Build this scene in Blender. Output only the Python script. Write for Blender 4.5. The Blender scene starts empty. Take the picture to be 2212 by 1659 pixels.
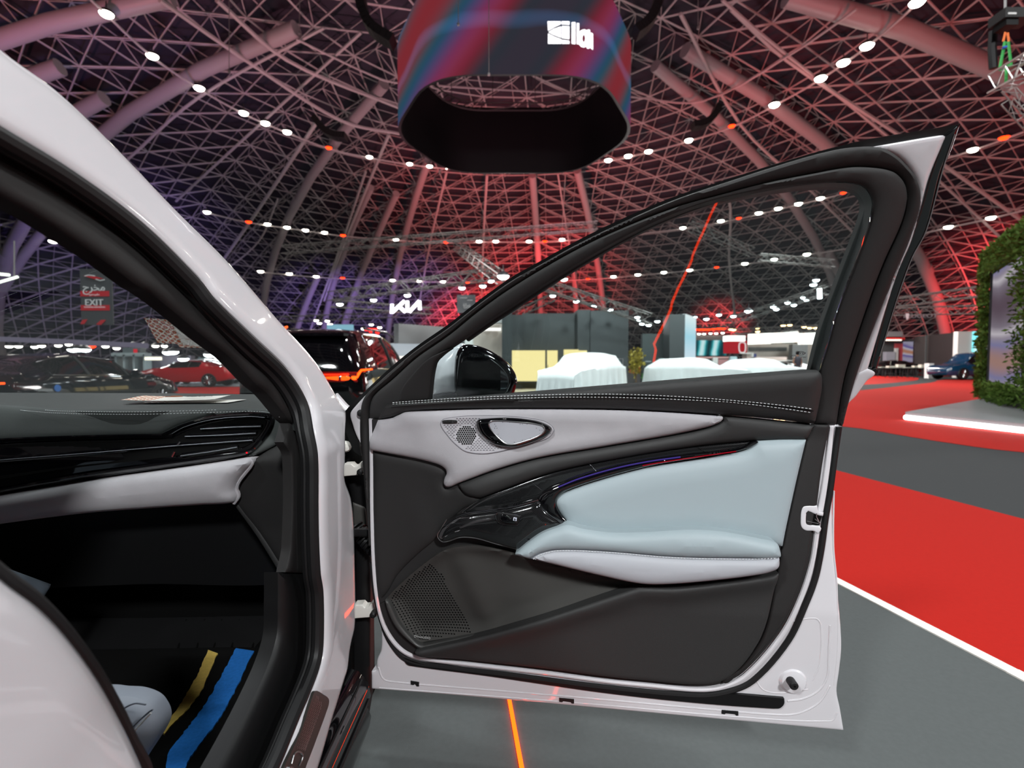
import bpy, bmesh, math, random
import numpy as np
from mathutils import Vector, Matrix
from mathutils.geometry import delaunay_2d_cdt

random.seed(7)
rng = np.random.default_rng(7)
SC = bpy.context.scene
COL = SC.collection
PI = math.pi

# ------------------------------------------------------------------ camera, world, exposure
FPX = 1106.0; CX = 1106.0; CY = 829.5; HORIZON = 782.0
CAMZ = 1.17
PITCH = math.atan((CY - HORIZON) / FPX)
cam_d = bpy.data.cameras.new('camera'); cam = bpy.data.objects.new('camera', cam_d); COL.objects.link(cam)
cam.location = (0, 0, CAMZ); cam.rotation_euler = (PI/2 - PITCH, 0, 0)
cam_d.sensor_fit = 'HORIZONTAL'; cam_d.sensor_width = 32.0; cam_d.lens = 16.0
cam_d.clip_start = 0.02; cam_d.clip_end = 400
cam_d.dof.use_dof = True; cam_d.dof.focus_distance = 1.32; cam_d.dof.aperture_fstop = 3.2
SC.camera = cam
wd = bpy.data.worlds.new('world'); SC.world = wd; wd.use_nodes = True
wd.node_tree.nodes['Background'].inputs[0].default_value = (0.02, 0.02, 0.025, 1)
wd.node_tree.nodes['Background'].inputs[1].default_value = 1.0
SC.view_settings.view_transform = 'Standard'; SC.view_settings.look = 'None'
SC.view_settings.exposure = 0.0; SC.view_settings.gamma = 1.0; SC.view_settings.use_curve_mapping = False
SC.cycles.use_denoising = True
SC.cycles.max_bounces = 6; SC.cycles.diffuse_bounces = 2; SC.cycles.glossy_bounces = 4
SC.cycles.transparent_max_bounces = 12; SC.cycles.sample_clamp_indirect = 4.0
SC.cycles.caustics_reflective = False; SC.cycles.caustics_refractive = False

def lamp(kind, name, loc, power, color=(1, 1, 1), target=None, size=1.0, angle=60, blend=0.6):
    d = bpy.data.lights.new(name, kind); o = bpy.data.objects.new(name, d); COL.objects.link(o)
    o.location = loc; d.energy = power; d.color = color
    if kind == 'AREA': d.shape = 'DISK'; d.size = size
    else: d.shadow_soft_size = size
    if kind == 'SPOT': d.spot_size = math.radians(angle); d.spot_blend = blend
    if target is not None:
        o.rotation_euler = (Vector(target) - Vector(loc)).to_track_quat('-Z', 'Y').to_euler()
    return o
# area lights added for the car and door, standing in for roof lamps
KW = (.96, 1.0, 1.0)
for i, (x, y, z, p, c) in enumerate([(-9, -10, 12, 1500, KW), (5, -13, 11, 2500, (.97, .99, 1.0)), (16, -6, 13, 850, KW), (8, 3, 19, 850, KW),
                                  (-12, 6, 17, 1100, (.97, .97, 1)), (18, 14, 17, 850, KW), (2, 14, 21, 1050, KW), (-3, 1, 18, 700, KW)]):
    lamp('AREA', 'added_flood', (x, y, z), p*1.12, c, (x*.35, y*.35 + 1.5, 0), 1.6)
# booth lighting
for (x, y, z, p) in [(3.5, 19, 7, 900), (9.5, 27, 8, 1300), (17, 34, 8, 1300), (-6, 24, 8, 700), (24, 26, 8, 900), (-24, 26, 8, 900)]:
    lamp('AREA', 'booth_beam', (x, y - 3, z), p, (.97, 1, .97), (x, y + 1, 0), 1.0)
# colour washes thrown up at the roof
RED = (1.0, .045, .05); PUR = (.42, .26, 1.0); PINK = (1.0, .42, .5)
for (x, y, z, tx, ty, tz, p, c, a) in [
        (30, 74, 3, 35, 86, 8, 45000, RED, 48), (-8, 80, 3, -7, 96, 8, 50000, RED, 80), (8, 70, 3, 6, 88, 16, 50000, RED, 90), (0, 50, 4, 1, 70, 24, 30000, RED, 100),
        (46, 46, 3, 56, 55, 9, 45000, RED, 85), (50, 34, 3, 60, 42, 9, 30000, RED, 100),
        (14, 40, 4, 26, 52, 24, 15000, RED, 80), (34, 24, 4, 48, 34, 16, 22000, RED, 80), (20, 14, 4, 28, 20, 24, 22000, RED, 100),
        (-8, 38, 4, -10, 46, 26, 13000, PINK, 100), (-24, 14, 4, -30, 20, 22, 22000, (1, .30, .34), 110), (4, 24, 5, 4, 34, 27, 11000, PINK, 110),
        (-20, 66, 3, -30, 85, 10, 15000, PUR, 60), (-32, 44, 3, -46, 60, 14, 11000, PUR, 75), (-24, 30, 3, -34, 42, 22, 5500, PUR, 80),
        (-13, 66, 3, -16, 86, 12, 14000, PUR, 50)]:
    lamp('SPOT', 'colour_wash', (x, y, z), p, c, (tx, ty, tz), .5, a, .9)
for (x, y, z, p) in [(-26, 34, 5, 1800), (26, 40, 5, 3000), (0, 60, 6, 2600), (-4, 28, 6, 1500), (30, 14, 6, 2200), (-30, 8, 6, 700), (14, 62, 6, 3000)]:  # added fill points for stand spill and floor bounce, no fixtures
    lamp('POINT', 'hall_fill', (x, y, z), p, (1, .93, .9), None, 1.5)

# ------------------------------------------------------------------ pixel -> world
CAM = np.array([0, 0, CAMZ])
_c, _s = math.cos(PITCH), math.sin(PITCH)
def ray(px, py):
    a = (px - CX)/FPX; b = -(py - CY)/FPX
    d = np.array([a, _c + b*_s, -_s + b*_c]); return d
def P(px, py, Y):
    d = ray(px, py); return CAM + d*(Y/d[1])
def PZ(px, py, z=0.0):
    d = ray(px, py); return CAM + d*((z - CAMZ)/d[2])
def Xp(px, Y): return (px - CX)/FPX*Y
class Surf:
    def __init__(s, w, uvh): s.w = w; s.uvh = uvh
    def hit(s, px, py, h=0.0):
        d = ray(px, py); a = .05; f = lambda t: s.uvh(CAM + t*d)[2] - h
        b = a
        while f(b) > 0 and b < 12: a = b; b += .05
        for _ in range(30):
            m = (a + b)/2
            if f(m) > 0: a = m
            else: b = m
        q = s.uvh(CAM + a*d); return (q[0], q[1])
DO = (-.377, 1.386); DA = math.radians(7.2)
de = np.array([math.cos(DA), -math.sin(DA)]); dn = np.array([-math.sin(DA), -math.cos(DA)])
def lean(z): 
    t = max(0, z - .98); return .62*t*t/(t + .12) if t > 0 else -.10*max(0, .55 - z)**1.0
def _dw(u, v, h):
    q = np.array(DO) + u*de + (lean(v) + h)*dn; return (q[0], q[1], v)
def _du(p):
    r = np.array([p[0] - DO[0], p[1] - DO[1]]); return (float(r@de), float(p[2]), float(r@dn) - lean(float(p[2])))
DOOR = Surf(_dw, _du)
SX = -.45
def gx(z): 
    t = max(0, z - .95); return -.46*t*t/(t + .10) if t > 0 else 0.0
BODY = Surf(lambda u, v, h: (SX + gx(v) + h, u, v), lambda p: (p[1], p[2], p[0] - SX - gx(p[2])))
def dY(z):     # front face of the dashboard, as distance from the camera
    if z > .93: return 1.30 - .35*(1.05 - z)
    return 1.258 + (.93 - z)*.25 if z > .75 else 1.303 + (.75 - z)*.15
DASH = Surf(lambda u, v, h: (u, dY(v) - h, v), lambda p: (p[0], p[2], dY(p[2]) - p[1]))
def dT(y): return 1.047 + .02*(y - 1.3)
DTOP = Surf(lambda u, v, h: (u, v, dT(v) + h), lambda p: (p[0], p[1], p[2] - dT(p[1])))
def horiz(z0): return Surf(lambda u, v, h: (u, v, z0 + h), lambda p: (p[0], p[1], p[2] - z0))
PAN = horiz(.31); FLOOR = horiz(0.0)
def planeY(Y0): return Surf(lambda u, v, h: (u, Y0 - h, v), lambda p: (p[0], p[2], Y0 - p[1]))

# ------------------------------------------------------------------ materials
def lin(c):
    if isinstance(c, str):
        c = c.lstrip('#'); c = [int(c[i:i+2], 16)/255 for i in (0, 2, 4)]
        c = [x/12.92 if x <= .04045 else ((x + .055)/1.055)**2.4 for x in c]
    return (*c, 1)
MC = {}
def mat(name, color='#888888', rough=.5, metal=0., coat=0., noise=None, bump=None, emit=None, es=0., spec=None, sheen=0., trans=0.):
    if name in MC: return MC[name]
    m = bpy.data.materials.new(name); m.use_nodes = True; nt = m.node_tree; b = nt.nodes['Principled BSDF']
    b.inputs['Base Color'].default_value = lin(color); b.inputs['Roughness'].default_value = rough; b.inputs['Metallic'].default_value = metal
    if coat: b.inputs['Coat Weight'].default_value = coat; b.inputs['Coat Roughness'].default_value = .03
    if spec is not None: b.inputs['Specular IOR Level'].default_value = spec
    if sheen: b.inputs['Sheen Weight'].default_value = sheen; b.inputs['Sheen Roughness'].default_value = .5
    if trans: b.inputs['Transmission Weight'].default_value = trans
    if emit: b.inputs['Emission Color'].default_value = lin(emit); b.inputs['Emission Strength'].default_value = es
    if noise or bump:
        tc = nt.nodes.new('ShaderNodeTexCoord')
    if noise:   # (scale, amount)
        n = nt.nodes.new('ShaderNodeTexNoise'); n.inputs['Scale'].default_value = noise[0]; n.inputs['Detail'].default_value = 5
        nt.links.new(tc.outputs['Object'], n.inputs['Vector'])
        mx = nt.nodes.new('ShaderNodeMix'); mx.data_type = 'RGBA'
        c = lin(color); k = noise[1]
        mx.inputs[6].default_value = (c[0]*(1-k), c[1]*(1-k), c[2]*(1-k), 1); mx.inputs[7].default_value = (min(1, c[0]*(1+k)), min(1, c[1]*(1+k)), min(1, c[2]*(1+k)), 1)
        nt.links.new(n.outputs['Fac'], mx.inputs[0]); nt.links.new(mx.outputs[2], b.inputs['Base Color'])
    if bump:    # (scale, strength)
        n = nt.nodes.new('ShaderNodeTexNoise'); n.inputs['Scale'].default_value = bump[0]; n.inputs['Detail'].default_value = 3
        nt.links.new(tc.outputs['Object'], n.inputs['Vector'])
        bp = nt.nodes.new('ShaderNodeBump'); bp.inputs['Strength'].default_value = bump[1]; bp.inputs['Distance'].default_value = .002
        nt.links.new(n.outputs['Fac'], bp.inputs['Height']); nt.links.new(bp.outputs[0], b.inputs['Normal'])
    MC[name] = m; return m
def glass(name, tint, ior=1.45, boost=1.0):
    if name in MC: return MC[name]
    m = bpy.data.materials.new(name); m.use_nodes = True; nt = m.node_tree
    for n in list(nt.nodes):
        if n.type != 'OUTPUT_MATERIAL': nt.nodes.remove(n)
    o = [n for n in nt.nodes][0]
    t = nt.nodes.new('ShaderNodeBsdfTransparent'); t.inputs[0].default_value = (*tint, 1)
    g = nt.nodes.new('ShaderNodeBsdfGlossy'); g.inputs['Roughness'].default_value = 0.0; g.inputs[0].default_value = (boost, boost, boost, 1)
    f = nt.nodes.new('ShaderNodeFresnel'); f.inputs[0].default_value = ior
    mx = nt.nodes.new('ShaderNodeMixShader')
    nt.links.new(f.outputs[0], mx.inputs[0]); nt.links.new(t.outputs[0], mx.inputs[1]); nt.links.new(g.outputs[0], mx.inputs[2]); nt.links.new(mx.outputs[0], o.inputs[0])
    MC[name] = m; return m
def emis(name, color, s):
    if name in MC: return MC[name]
    m = bpy.data.materials.new(name); m.use_nodes = True; nt = m.node_tree; nt.nodes.remove(nt.nodes['Principled BSDF'])
    e = nt.nodes.new('ShaderNodeEmission'); e.inputs[0].default_value = lin(color); e.inputs[1].default_value = s
    nt.links.new(e.outputs[0], nt.nodes['Material Output'].inputs[0]); MC[name] = m; return m

def ramp_screen(name, stops, strength, axis='Z', scale=.2, dist=6., coord='Object', detail=4):
    """a picture on a screen: soft colour fields drawn from wave and noise textures"""
    m = bpy.data.materials.new(name); m.use_nodes = True; nt = m.node_tree; nt.nodes.remove(nt.nodes['Principled BSDF'])
    tc = nt.nodes.new('ShaderNodeTexCoord'); w = nt.nodes.new('ShaderNodeTexWave'); w.wave_type = 'BANDS'; w.bands_direction = axis
    w.inputs['Scale'].default_value = scale; w.inputs['Distortion'].default_value = dist; w.inputs['Detail'].default_value = detail; w.inputs['Detail Scale'].default_value = .6
    nt.links.new(tc.outputs[coord], w.inputs['Vector'])
    r = nt.nodes.new('ShaderNodeValToRGB'); r.color_ramp.interpolation = 'LINEAR'
    while len(r.color_ramp.elements) < len(stops): r.color_ramp.elements.new(.5)
    for e, (p, c) in zip(r.color_ramp.elements, stops): e.position = p; e.color = lin(c)
    nt.links.new(w.outputs['Fac'], r.inputs[0])
    e = nt.nodes.new('ShaderNodeEmission'); e.inputs[1].default_value = strength
    nt.links.new(r.outputs[0], e.inputs[0]); nt.links.new(e.outputs[0], nt.nodes['Material Output'].inputs[0]); MC[name] = m; return m

M_white = mat('white_paint', '#d3d1d5', .22, coat=1.0)
M_whitemat = mat('white_primer', '#d9d6cf', .45)
M_rub = mat('black_rubber', '#151516', .55, spec=.35)
M_trim = mat('black_trim', '#201f1f', .62, noise=(900, .15), bump=(1400, .25), spec=.4)
M_trim2 = mat('charcoal_leather', '#2c2c2c', .55, noise=(700, .12), bump=(1500, .3), spec=.4)
M_dashl = mat('dash_leather', '#3b3f3e', .6, noise=(700, .12), bump=(1500, .3), spec=.4)
M_black = mat('black_plastic', '#0c0c0d', .5, spec=.35)
M_void = mat('deep_black', '#060606', .9, spec=.1)
M_piano = mat('piano_black', '#050507', .06, coat=1.0)
M_suede = mat('grey_suede', '#aaa8ac', .95, noise=(18, .10), bump=(900, .2), sheen=.3, spec=.2)
M_lea = mat('pale_blue_leather', '#9ba8ad', .5, bump=(1500, .12), spec=.35)
M_leb = mat('pale_grey_leather', '#a6a8ae', .5, bump=(1500, .12), spec=.35)
M_thread = mat('pale_thread', '#d5d8da', .7)
M_chrome = mat('dark_chrome', '#77787c', .18, metal=1.0)
M_silver = mat('satin_silver', '#b9babc', .3, metal=1.0)
M_carpet = mat('black_carpet', '#0d0d0d', 1.0, noise=(400, .5), bump=(700, .8), spec=.1)
M_blue = mat('blue_carpet', '#2a76c8', 1.0, noise=(120, .25), bump=(600, .8), spec=.1)
M_gold = mat('gold_carpet', '#cdb05c', 1.0, noise=(120, .25), bump=(600, .8), spec=.1)
M_hedge = mat('hedge_green', '#4d6b1e', .8, noise=(6, .6))
M_steel = mat('truss_metal', '#8d8b8a', .4, metal=.6)
M_dsteel = mat('dark_truss', '#2e2d2d', .5, metal=.3)

# ------------------------------------------------------------------ objects
WM = {}
def link(o, parent=None, local=False):
    COL.objects.link(o)
    if parent is not None:
        o.parent = parent
        if not local:
            w = WM.get(parent.name, Matrix.Identity(4)); o.matrix_parent_inverse = w.inverted()
    if not local: WM[o.name] = Matrix.Identity(4)
    return o
def obj(name, verts, faces, m, parent=None, local=False, smooth=True, ang=35):
    me = bpy.data.meshes.new(name); me.from_pydata([tuple(map(float, v)) for v in verts], [], faces); me.update()
    for mm in (m if isinstance(m, (list, tuple)) else [m]): me.materials.append(mm)
    if smooth:
        me.polygons.foreach_set('use_smooth', [True]*len(me.polygons)); me.set_sharp_from_angle(angle=math.radians(ang))
    o = bpy.data.objects.new(name, me); return link(o, parent, local)
def thing(name, label, cat, loc=(0, 0, 0), rz=0, group=None):
    o = bpy.data.objects.new(name, None); COL.objects.link(o); o.location = loc; o.rotation_euler = (0, 0, rz); o.empty_display_size = .1
    WM[o.name] = Matrix.Translation(loc) @ Matrix.Rotation(rz, 4, 'Z')
    o['label'] = label; o['category'] = cat
    if group: o['group'] = group
    return o
def tag(o, label, cat, group=None, kind=None):
    if label: o['label'] = label
    if cat: o['category'] = cat
    if group: o['group'] = group
    if kind: o['kind'] = kind
    return o
def struct(o): o['kind'] = 'structure'; return o

class MB:
    def __init__(s): s.v = []; s.f = []
    def add(s, vs, fs):
        n = len(s.v); s.v += [tuple(v) for v in vs]; s.f += [tuple(i + n for i in f) for f in fs]; return s
    def box(s, a, b, M=None):
        x0, y0, z0 = a; x1, y1, z1 = b
        vs = [(x0,y0,z0),(x1,y0,z0),(x1,y1,z0),(x0,y1,z0),(x0,y0,z1),(x1,y0,z1),(x1,y1,z1),(x0,y1,z1)]
        if M is not None: vs = [tuple(M @ Vector(v)) for v in vs]
        return s.add(vs, [(0,3,2,1),(4,5,6,7),(0,1,5,4),(1,2,6,5),(2,3,7,6),(3,0,4,7)])
    def tube(s, pts, r, n=8, cap=True, flat=1.0, up=None):
        pts = [Vector(p) for p in pts]; k = len(pts); vs = []; fs = []
        rr = r if isinstance(r, (list, tuple)) else [r]*k
        prev = None
        for i, p in enumerate(pts):
            t = (pts[min(i+1, k-1)] - pts[max(i-1, 0)]).normalized()
            if prev is None:
                ref = Vector(up) if up else (Vector((0, 0, 1)) if abs(t.z) < .9 else Vector((1, 0, 0)))
                a = (ref - t*ref.dot(t)).normalized()
            else: a = (prev - t*prev.dot(t)).normalized()
            prev = a; b = t.cross(a)
            for j in range(n):
                th = 2*PI*j/n; vs.append(p + a*(math.cos(th)*rr[i]) + b*(math.sin(th)*rr[i]*flat))
        for i in range(k-1):
            for j in range(n):
                j2 = (j+1) % n; fs.append((i*n+j, i*n+j2, (i+1)*n+j2, (i+1)*n+j))
        if cap: fs.append(tuple(range(n-1, -1, -1))); fs.append(tuple((k-1)*n + j for j in range(n)))
        return s.add(vs, fs)
    def lathe(s, prof, n=20, M=None, axis='Z'):
        vs = []; fs = []; k = len(prof)
        for (r, z) in prof:
            for j in range(n):
                th = 2*PI*j/n; v = (r*math.cos(th), r*math.sin(th), z)
                if axis == 'X': v = (z, v[0], v[1])
                if axis == 'Y': v = (v[0], z, v[1])
                vs.append(tuple(M @ Vector(v)) if M is not None else v)
        for i in range(k-1):
            for j in range(n):
                j2 = (j+1) % n; fs.append((i*n+j, i*n+j2, (i+1)*n+j2, (i+1)*n+j))
        fs.append(tuple(range(n-1, -1, -1))); fs.append(tuple((k-1)*n + j for j in range(n)))
        return s.add(vs, fs)
    def obj(s, name, m, parent=None, local=False, smooth=True, ang=35): return obj(name, s.v, s.f, m, parent, local, smooth, ang)

def sm(pts, closed=True, n=6):
    """Catmull-Rom through the points; a third value of 1 marks a sharp corner"""
    P0 = [(p[0], p[1], (len(p) > 2 and p[2])) for p in pts]; k = len(P0); out = []
    rngk = range(k if closed else k-1)
    for i in rngk:
        a, b = P0[i], P0[(i+1) % k]
        p0 = P0[(i-1) % k] if (closed or i > 0) and not a[2] else None
        p3 = P0[(i+2) % k] if (closed or i+2 < k) and not b[2] else None
        d = math.hypot(b[0]-a[0], b[1]-a[1])
        ta = ((b[0]-p0[0]), (b[1]-p0[1])) if p0 else ((b[0]-a[0])*2, (b[1]-a[1])*2)
        tb = ((p3[0]-a[0]), (p3[1]-a[1])) if p3 else ((b[0]-a[0])*2, (b[1]-a[1])*2)
        for t_, nb in ((0, p0), (1, p3)):
            pass
        def clampv(t):
            l = math.hypot(*t); return (t[0]/l*d, t[1]/l*d) if l > 1e-9 else (0, 0)
        ta = clampv(ta); tb = clampv(tb)
        if a[2] and b[2]: m = 1
        else: m = n
        for q in range(m):
            t = q/m; h1 = 2*t**3-3*t**2+1; h2 = t**3-2*t**2+t; h3 = -2*t**3+3*t**2; h4 = t**3-t**2
            out.append((h1*a[0]+h2*ta[0]+h3*b[0]+h4*tb[0], h1*a[1]+h2*ta[1]+h3*b[1]+h4*tb[1]))
    if not closed: out.append((P0[-1][0], P0[-1][1]))
    return out
def seg_dist(pts, loop):
    A = np.array(loop); B = np.roll(A, -1, 0); Pn = np.array(pts)[:, None, :]
    AB = (B - A)[None]; t = np.clip(((Pn - A)*AB).sum(-1)/np.maximum((AB**2).sum(-1), 1e-14), 0, 1)
    return np.sqrt((((A + t[..., None]*AB) - Pn)**2).sum(-1)).min(1)
def inside(pts, loop):
    A = np.array(loop); B = np.roll(A, -1, 0); x = np.array(pts)[:, 0][:, None]; y = np.array(pts)[:, 1][:, None]
    c = ((A[:, 1] > y) != (B[:, 1] > y)); dy = np.where(np.abs(B[:, 1]-A[:, 1]) < 1e-12, 1e-12, B[:, 1]-A[:, 1])
    xi = (B[:, 0]-A[:, 0])*(y-A[:, 1])/dy + A[:, 0]
    return ((c & (x < xi)).sum(1) % 2) == 1
def panel_mesh(surf, loop, h, thick, bulge, res, hfun, holes=()):
    B = MB()
    if bulge:
        step = min(res, max(bulge[1]*.6, .004)); out = []
        for i in range(len(loop)):
            a = loop[i]; b = loop[(i+1) % len(loop)]; k = max(1, int(math.hypot(b[0]-a[0], b[1]-a[1])/step + .5)); out += [(a[0] + (b[0]-a[0])*q/k, a[1] + (b[1]-a[1])*q/k) for q in range(k)]
        loop = out
    n = len(loop); A = np.array(loop)
    lo = A.min(0); hi = A.max(0)
    pts = []; rmin = 0.
    if bulge:
        Rb = bulge[1]; T = np.roll(A, -1, 0) - np.roll(A, 1, 0); T /= np.maximum(np.linalg.norm(T, axis=1), 1e-9)[:, None]
        ar = (A[:, 0]*np.roll(A[:, 1], -1) - np.roll(A[:, 0], -1)*A[:, 1]).sum(); N_ = np.stack([-T[:, 1], T[:, 0]], 1)*(1 if ar > 0 else -1)
        for fr in (.06, .22, .5, .95):
            dd = Rb*fr; C_ = A + N_*dd; C_ = C_[inside(C_, loop)]
            if len(C_):
                C_ = C_[seg_dist(C_, loop) > dd*.93]
                keepers = []
                for c in C_:
                    if not keepers or (c[0]-keepers[-1][0])**2 + (c[1]-keepers[-1][1])**2 > (step*.35)**2: keepers.append((c[0], c[1]))
                pts += keepers; rmin = dd if keepers else rmin
    ring_pts_ = list(pts); pts = []
    if bulge or hfun:
        gx_, gy_ = np.meshgrid(np.arange(lo[0], hi[0], res), np.arange(lo[1], hi[1], res*.866))
        gx_ = gx_ + (np.arange(gx_.shape[0]) % 2)[:, None]*res/2
        G = np.stack([gx_.ravel(), gy_.ravel()], 1)
        if len(G):
            keep = inside(G, loop)
            G = G[keep]
            if len(G): G = G[seg_dist(G, loop) > (max(res*.35, rmin + res*.4) if rmin else res*.35)]
            pts = [tuple(g) for g in G]
    pts = ring_pts_ + pts
    V = [Vector(p) for p in loop] + [Vector(p) for p in pts]
    edges = []; faces = [list(range(n))]
    r = delaunay_2d_cdt(V, edges, faces, 1, 1e-6)
    vv = [(v.x, v.y) for v in r[0]]; tris = [tuple(f) for f in r[2]]
    if bulge: 
        d = seg_dist(vv, loop); H, R = bulge; t = np.clip(d/R, 0, 1); add = H*np.sqrt(1 - (1 - t)**2)
    else: add = np.zeros(len(vv))
    hs = [h + add[i] + (hfun(*vv[i]) if hfun else 0) for i in range(len(vv))]
    fv = [surf.w(u, v, hh) for (u, v), hh in zip(vv, hs)]
    # orientation
    B.add(fv, tris)
    area = sum(A[i][0]*A[(i+1) % n][1] - A[(i+1) % n][0]*A[i][1] for i in range(n))
    lp = loop if area > 0 else loop[::-1]
    hl = [h + (hfun(*q) if hfun else 0) for q in lp]
    top = [surf.w(u, v, hh) for (u, v), hh in zip(lp, hl)]; bot = [surf.w(u, v, h - thick) for (u, v) in lp]
    m = len(lp)
    B.add(top + bot, [(i, i + m, (i+1) % m + m, (i+1) % m) for i in range(m)])
    r2 = delaunay_2d_cdt([Vector(p) for p in lp], [], [list(range(m))], 1, 1e-6)
    B.add([surf.w(v.x, v.y, h - thick) for v in r2[0]], [tuple(reversed(f)) for f in r2[2]])
    return B
def recalc(o):
    bm = bmesh.new(); bm.from_mesh(o.data); bmesh.ops.remove_doubles(bm, verts=bm.verts, dist=1e-6); bmesh.ops.recalc_face_normals(bm, faces=bm.faces); bm.to_mesh(o.data); bm.free()
    return o
def panel(name, surf, pts, m, parent=None, h=0., thick=.01, bulge=None, res=.012, hfun=None, smooth=True, n=6, raw=False, ang=38, label=None):
    if raw: loop = list(pts)
    else:
        px = sm(pts, True, n) if smooth else [(p[0], p[1]) for p in pts]
        loop = [surf.hit(x, y, h) for x, y in px]
    B = panel_mesh(surf, loop, h, thick, bulge, res, hfun)
    o = B.obj(name, m, parent, smooth=False); recalc(o)
    o.data.polygons.foreach_set('use_smooth', [True]*len(o.data.polygons)); o.data.set_sharp_from_angle(angle=math.radians(ang))
    if label: o['label'] = label
    return o
def line(name, surf, pts, m, parent=None, h=0., r=.002, n=6, nn=6, flat=1., closed=False, label=None):
    px = sm(pts, closed, n); 
    if closed: px = px + [px[0]]
    w = [surf.w(*surf.hit(x, y, h), h) for x, y in px]
    o = MB().tube(w, r, nn, flat=flat).obj(name, m, parent)
    if label: o['label'] = label
    return o
def dashes(name, surf, pts, m, parent, h, r=.0008, L=.0045, gap=.0025):
    px = sm(pts, False, 8); w = [Vector(surf.w(*surf.hit(x, y, h), h)) for x, y in px]
    B = MB(); s = 0; acc = []
    for i in range(len(w)-1):
        d = (w[i+1]-w[i]).length; acc.append((s, s+d, w[i], w[i+1])); s += d
    def at(q):
        for a, b, p, k in acc:
            if q <= b: return p.lerp(k, (q-a)/max(b-a, 1e-9))
        return w[-1]
    q = 0
    while q + L < s: B.tube([at(q), at(q+L)], r, 4); q += L + gap
    return B.obj(name, m, parent)
def text(name, s, size, m, loc, rot, parent=None, extrude=.002, align='CENTER', bold=0., sx=1.0, mirror=False):
    c = bpy.data.curves.new(name, 'FONT'); c.body = s; c.size = size; c.extrude = extrude; c.align_x = align; c.align_y = 'CENTER'; c.offset = bold
    t = bpy.data.objects.new('tmp_text', c); COL.objects.link(t); bpy.context.view_layer.update()
    dg = bpy.context.evaluated_depsgraph_get(); me = bpy.data.meshes.new_from_object(t.evaluated_get(dg)); bpy.data.objects.remove(t)
    me.materials.clear(); me.materials.append(m)
    Mx = Matrix.Translation(loc) @ (rot if isinstance(rot, Matrix) else rot.to_matrix().to_4x4()) @ Matrix.Diagonal((sx, 1, 1, 1)); me.transform(Mx)
    me.name = name; o = bpy.data.objects.new(name, me); return link(o, parent)
def facing(normal, right=None):
    """rotation whose local Z is normal, local Y as close to up as can be"""
    z = Vector(normal).normalized(); up = Vector((0, 0, 1))
    x = Vector(right).normalized() if right is not None else up.cross(z).normalized()
    x = (x - z*x.dot(z)).normalized(); y = z.cross(x)
    return Matrix((x, y, z)).transposed().to_4x4()
ORD = ['first', 'second', 'third', 'fourth', 'fifth', 'sixth', 'seventh', 'eighth', 'ninth', 'tenth', 'eleventh', 'twelfth', 'thirteenth', 'fourteenth', 'fifteenth', 'sixteenth', 'seventeenth', 'eighteenth', 'nineteenth', 'twentieth']
# ------------------------------------------------------------------ the white car with its door open
car = thing('car', 'white sedan in the foreground with its front passenger door swung wide open', 'car', (-1.4, .4, 0))
M_glassS = glass('side_glass', (.80, .86, .86), 1.5); M_glassW = glass('windscreen_glass', (.80, .84, .84), 1.42)

# body side: pillar, sill and roof rail are one pressing
outer = [(-420, -300), (-150, -20), (0, 112), (120, 200), (245, 320), (370, 450), (483, 562), (597, 693), (675, 780), (732, 874), (742, 892), (740, 940), (739, 997), (738, 1030), (752, 1073), (758, 1135), (761, 1240), (762, 1290), (760, 1355), (750, 1400), (744, 1447), (732, 1487), (710, 1556), (680, 1659), (600, 1900, 1)]
inner = [(470, 1900, 1), (540, 1772), (596, 1659), (638, 1560), (679, 1466), (690, 1431), (696, 1400), (697, 1370), (695, 1280), (689, 1240), (685, 1158), (684, 1089), (683, 986), (674, 929), (661, 865), (620, 800), (552, 734), (460, 645), (425, 600), (300, 480), (150, 370), (0, 280), (-150, 190), (-420, 30, 1)]
outer[0] = (*outer[0][:2], 1)
panel('body_side', BODY, outer + inner, M_white, car, 0.012, .018, (.014, .03), .010)
panel('pillar_gutter', BODY, sm([(-420, -302), (-150, -23), (0, 109), (120, 197), (245, 317), (370, 447), (483, 559), (597, 690), (675, 777), (728, 866)], False) + sm([(730, 879), (668, 782), (588, 696), (474, 567), (360, 457), (235, 328), (110, 210), (-10, 122), (-160, -10), (-420, -280)], False), M_white, car, 0.020, .02, (.004, .006), .01, smooth=False)
# rubber door seal on the body opening, and the inner trims behind it
seal = [(460, 1900), (530, 1765), (586, 1659), (628, 1560), (668, 1466), (682, 1420), (686, 1370), (685, 1280), (679, 1240), (675, 1158), (674, 1089), (673, 986), (664, 935), (651, 873), (611, 809), (543, 744), (452, 656), (416, 611), (292, 492), (143, 383), (-6, 294), (-156, 204), (-420, 40)]
o = line('door_opening_seal', BODY, seal, M_rub, car, .012, .0135, 6, 10)
line('seal_lip', BODY, [(x - 14 if y > 700 else x - 10, y + (0 if y > 900 else 10)) for x, y in seal], M_rub, car, -.006, .011, 6, 8)
# inner trim of the windscreen pillar
tr_o = [(652, 880), (612, 815), (544, 750), (452, 662), (416, 617), (292, 498), (143, 389), (-6, 300), (-250, 150, 1)]
tr_i = [(-250, 270, 1), (0, 425), (75, 467), (170, 527), (229, 567), (300, 620), (320, 632), (355, 657), (444, 731), (500, 775), (552, 829), (579, 852), (622, 905, 1), (655, 935, 1)]
panel('pillar_trim', BODY, tr_o + tr_i, M_trim, car, -.035, .03, (.02, .03), .008)
line('pillar_trim_seam', BODY, [(640, 880), (598, 822), (530, 760), (440, 677), (400, 637), (280, 525), (130, 415), (-20, 330)], M_void, car, -.012, .0018, 6, 6)
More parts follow.
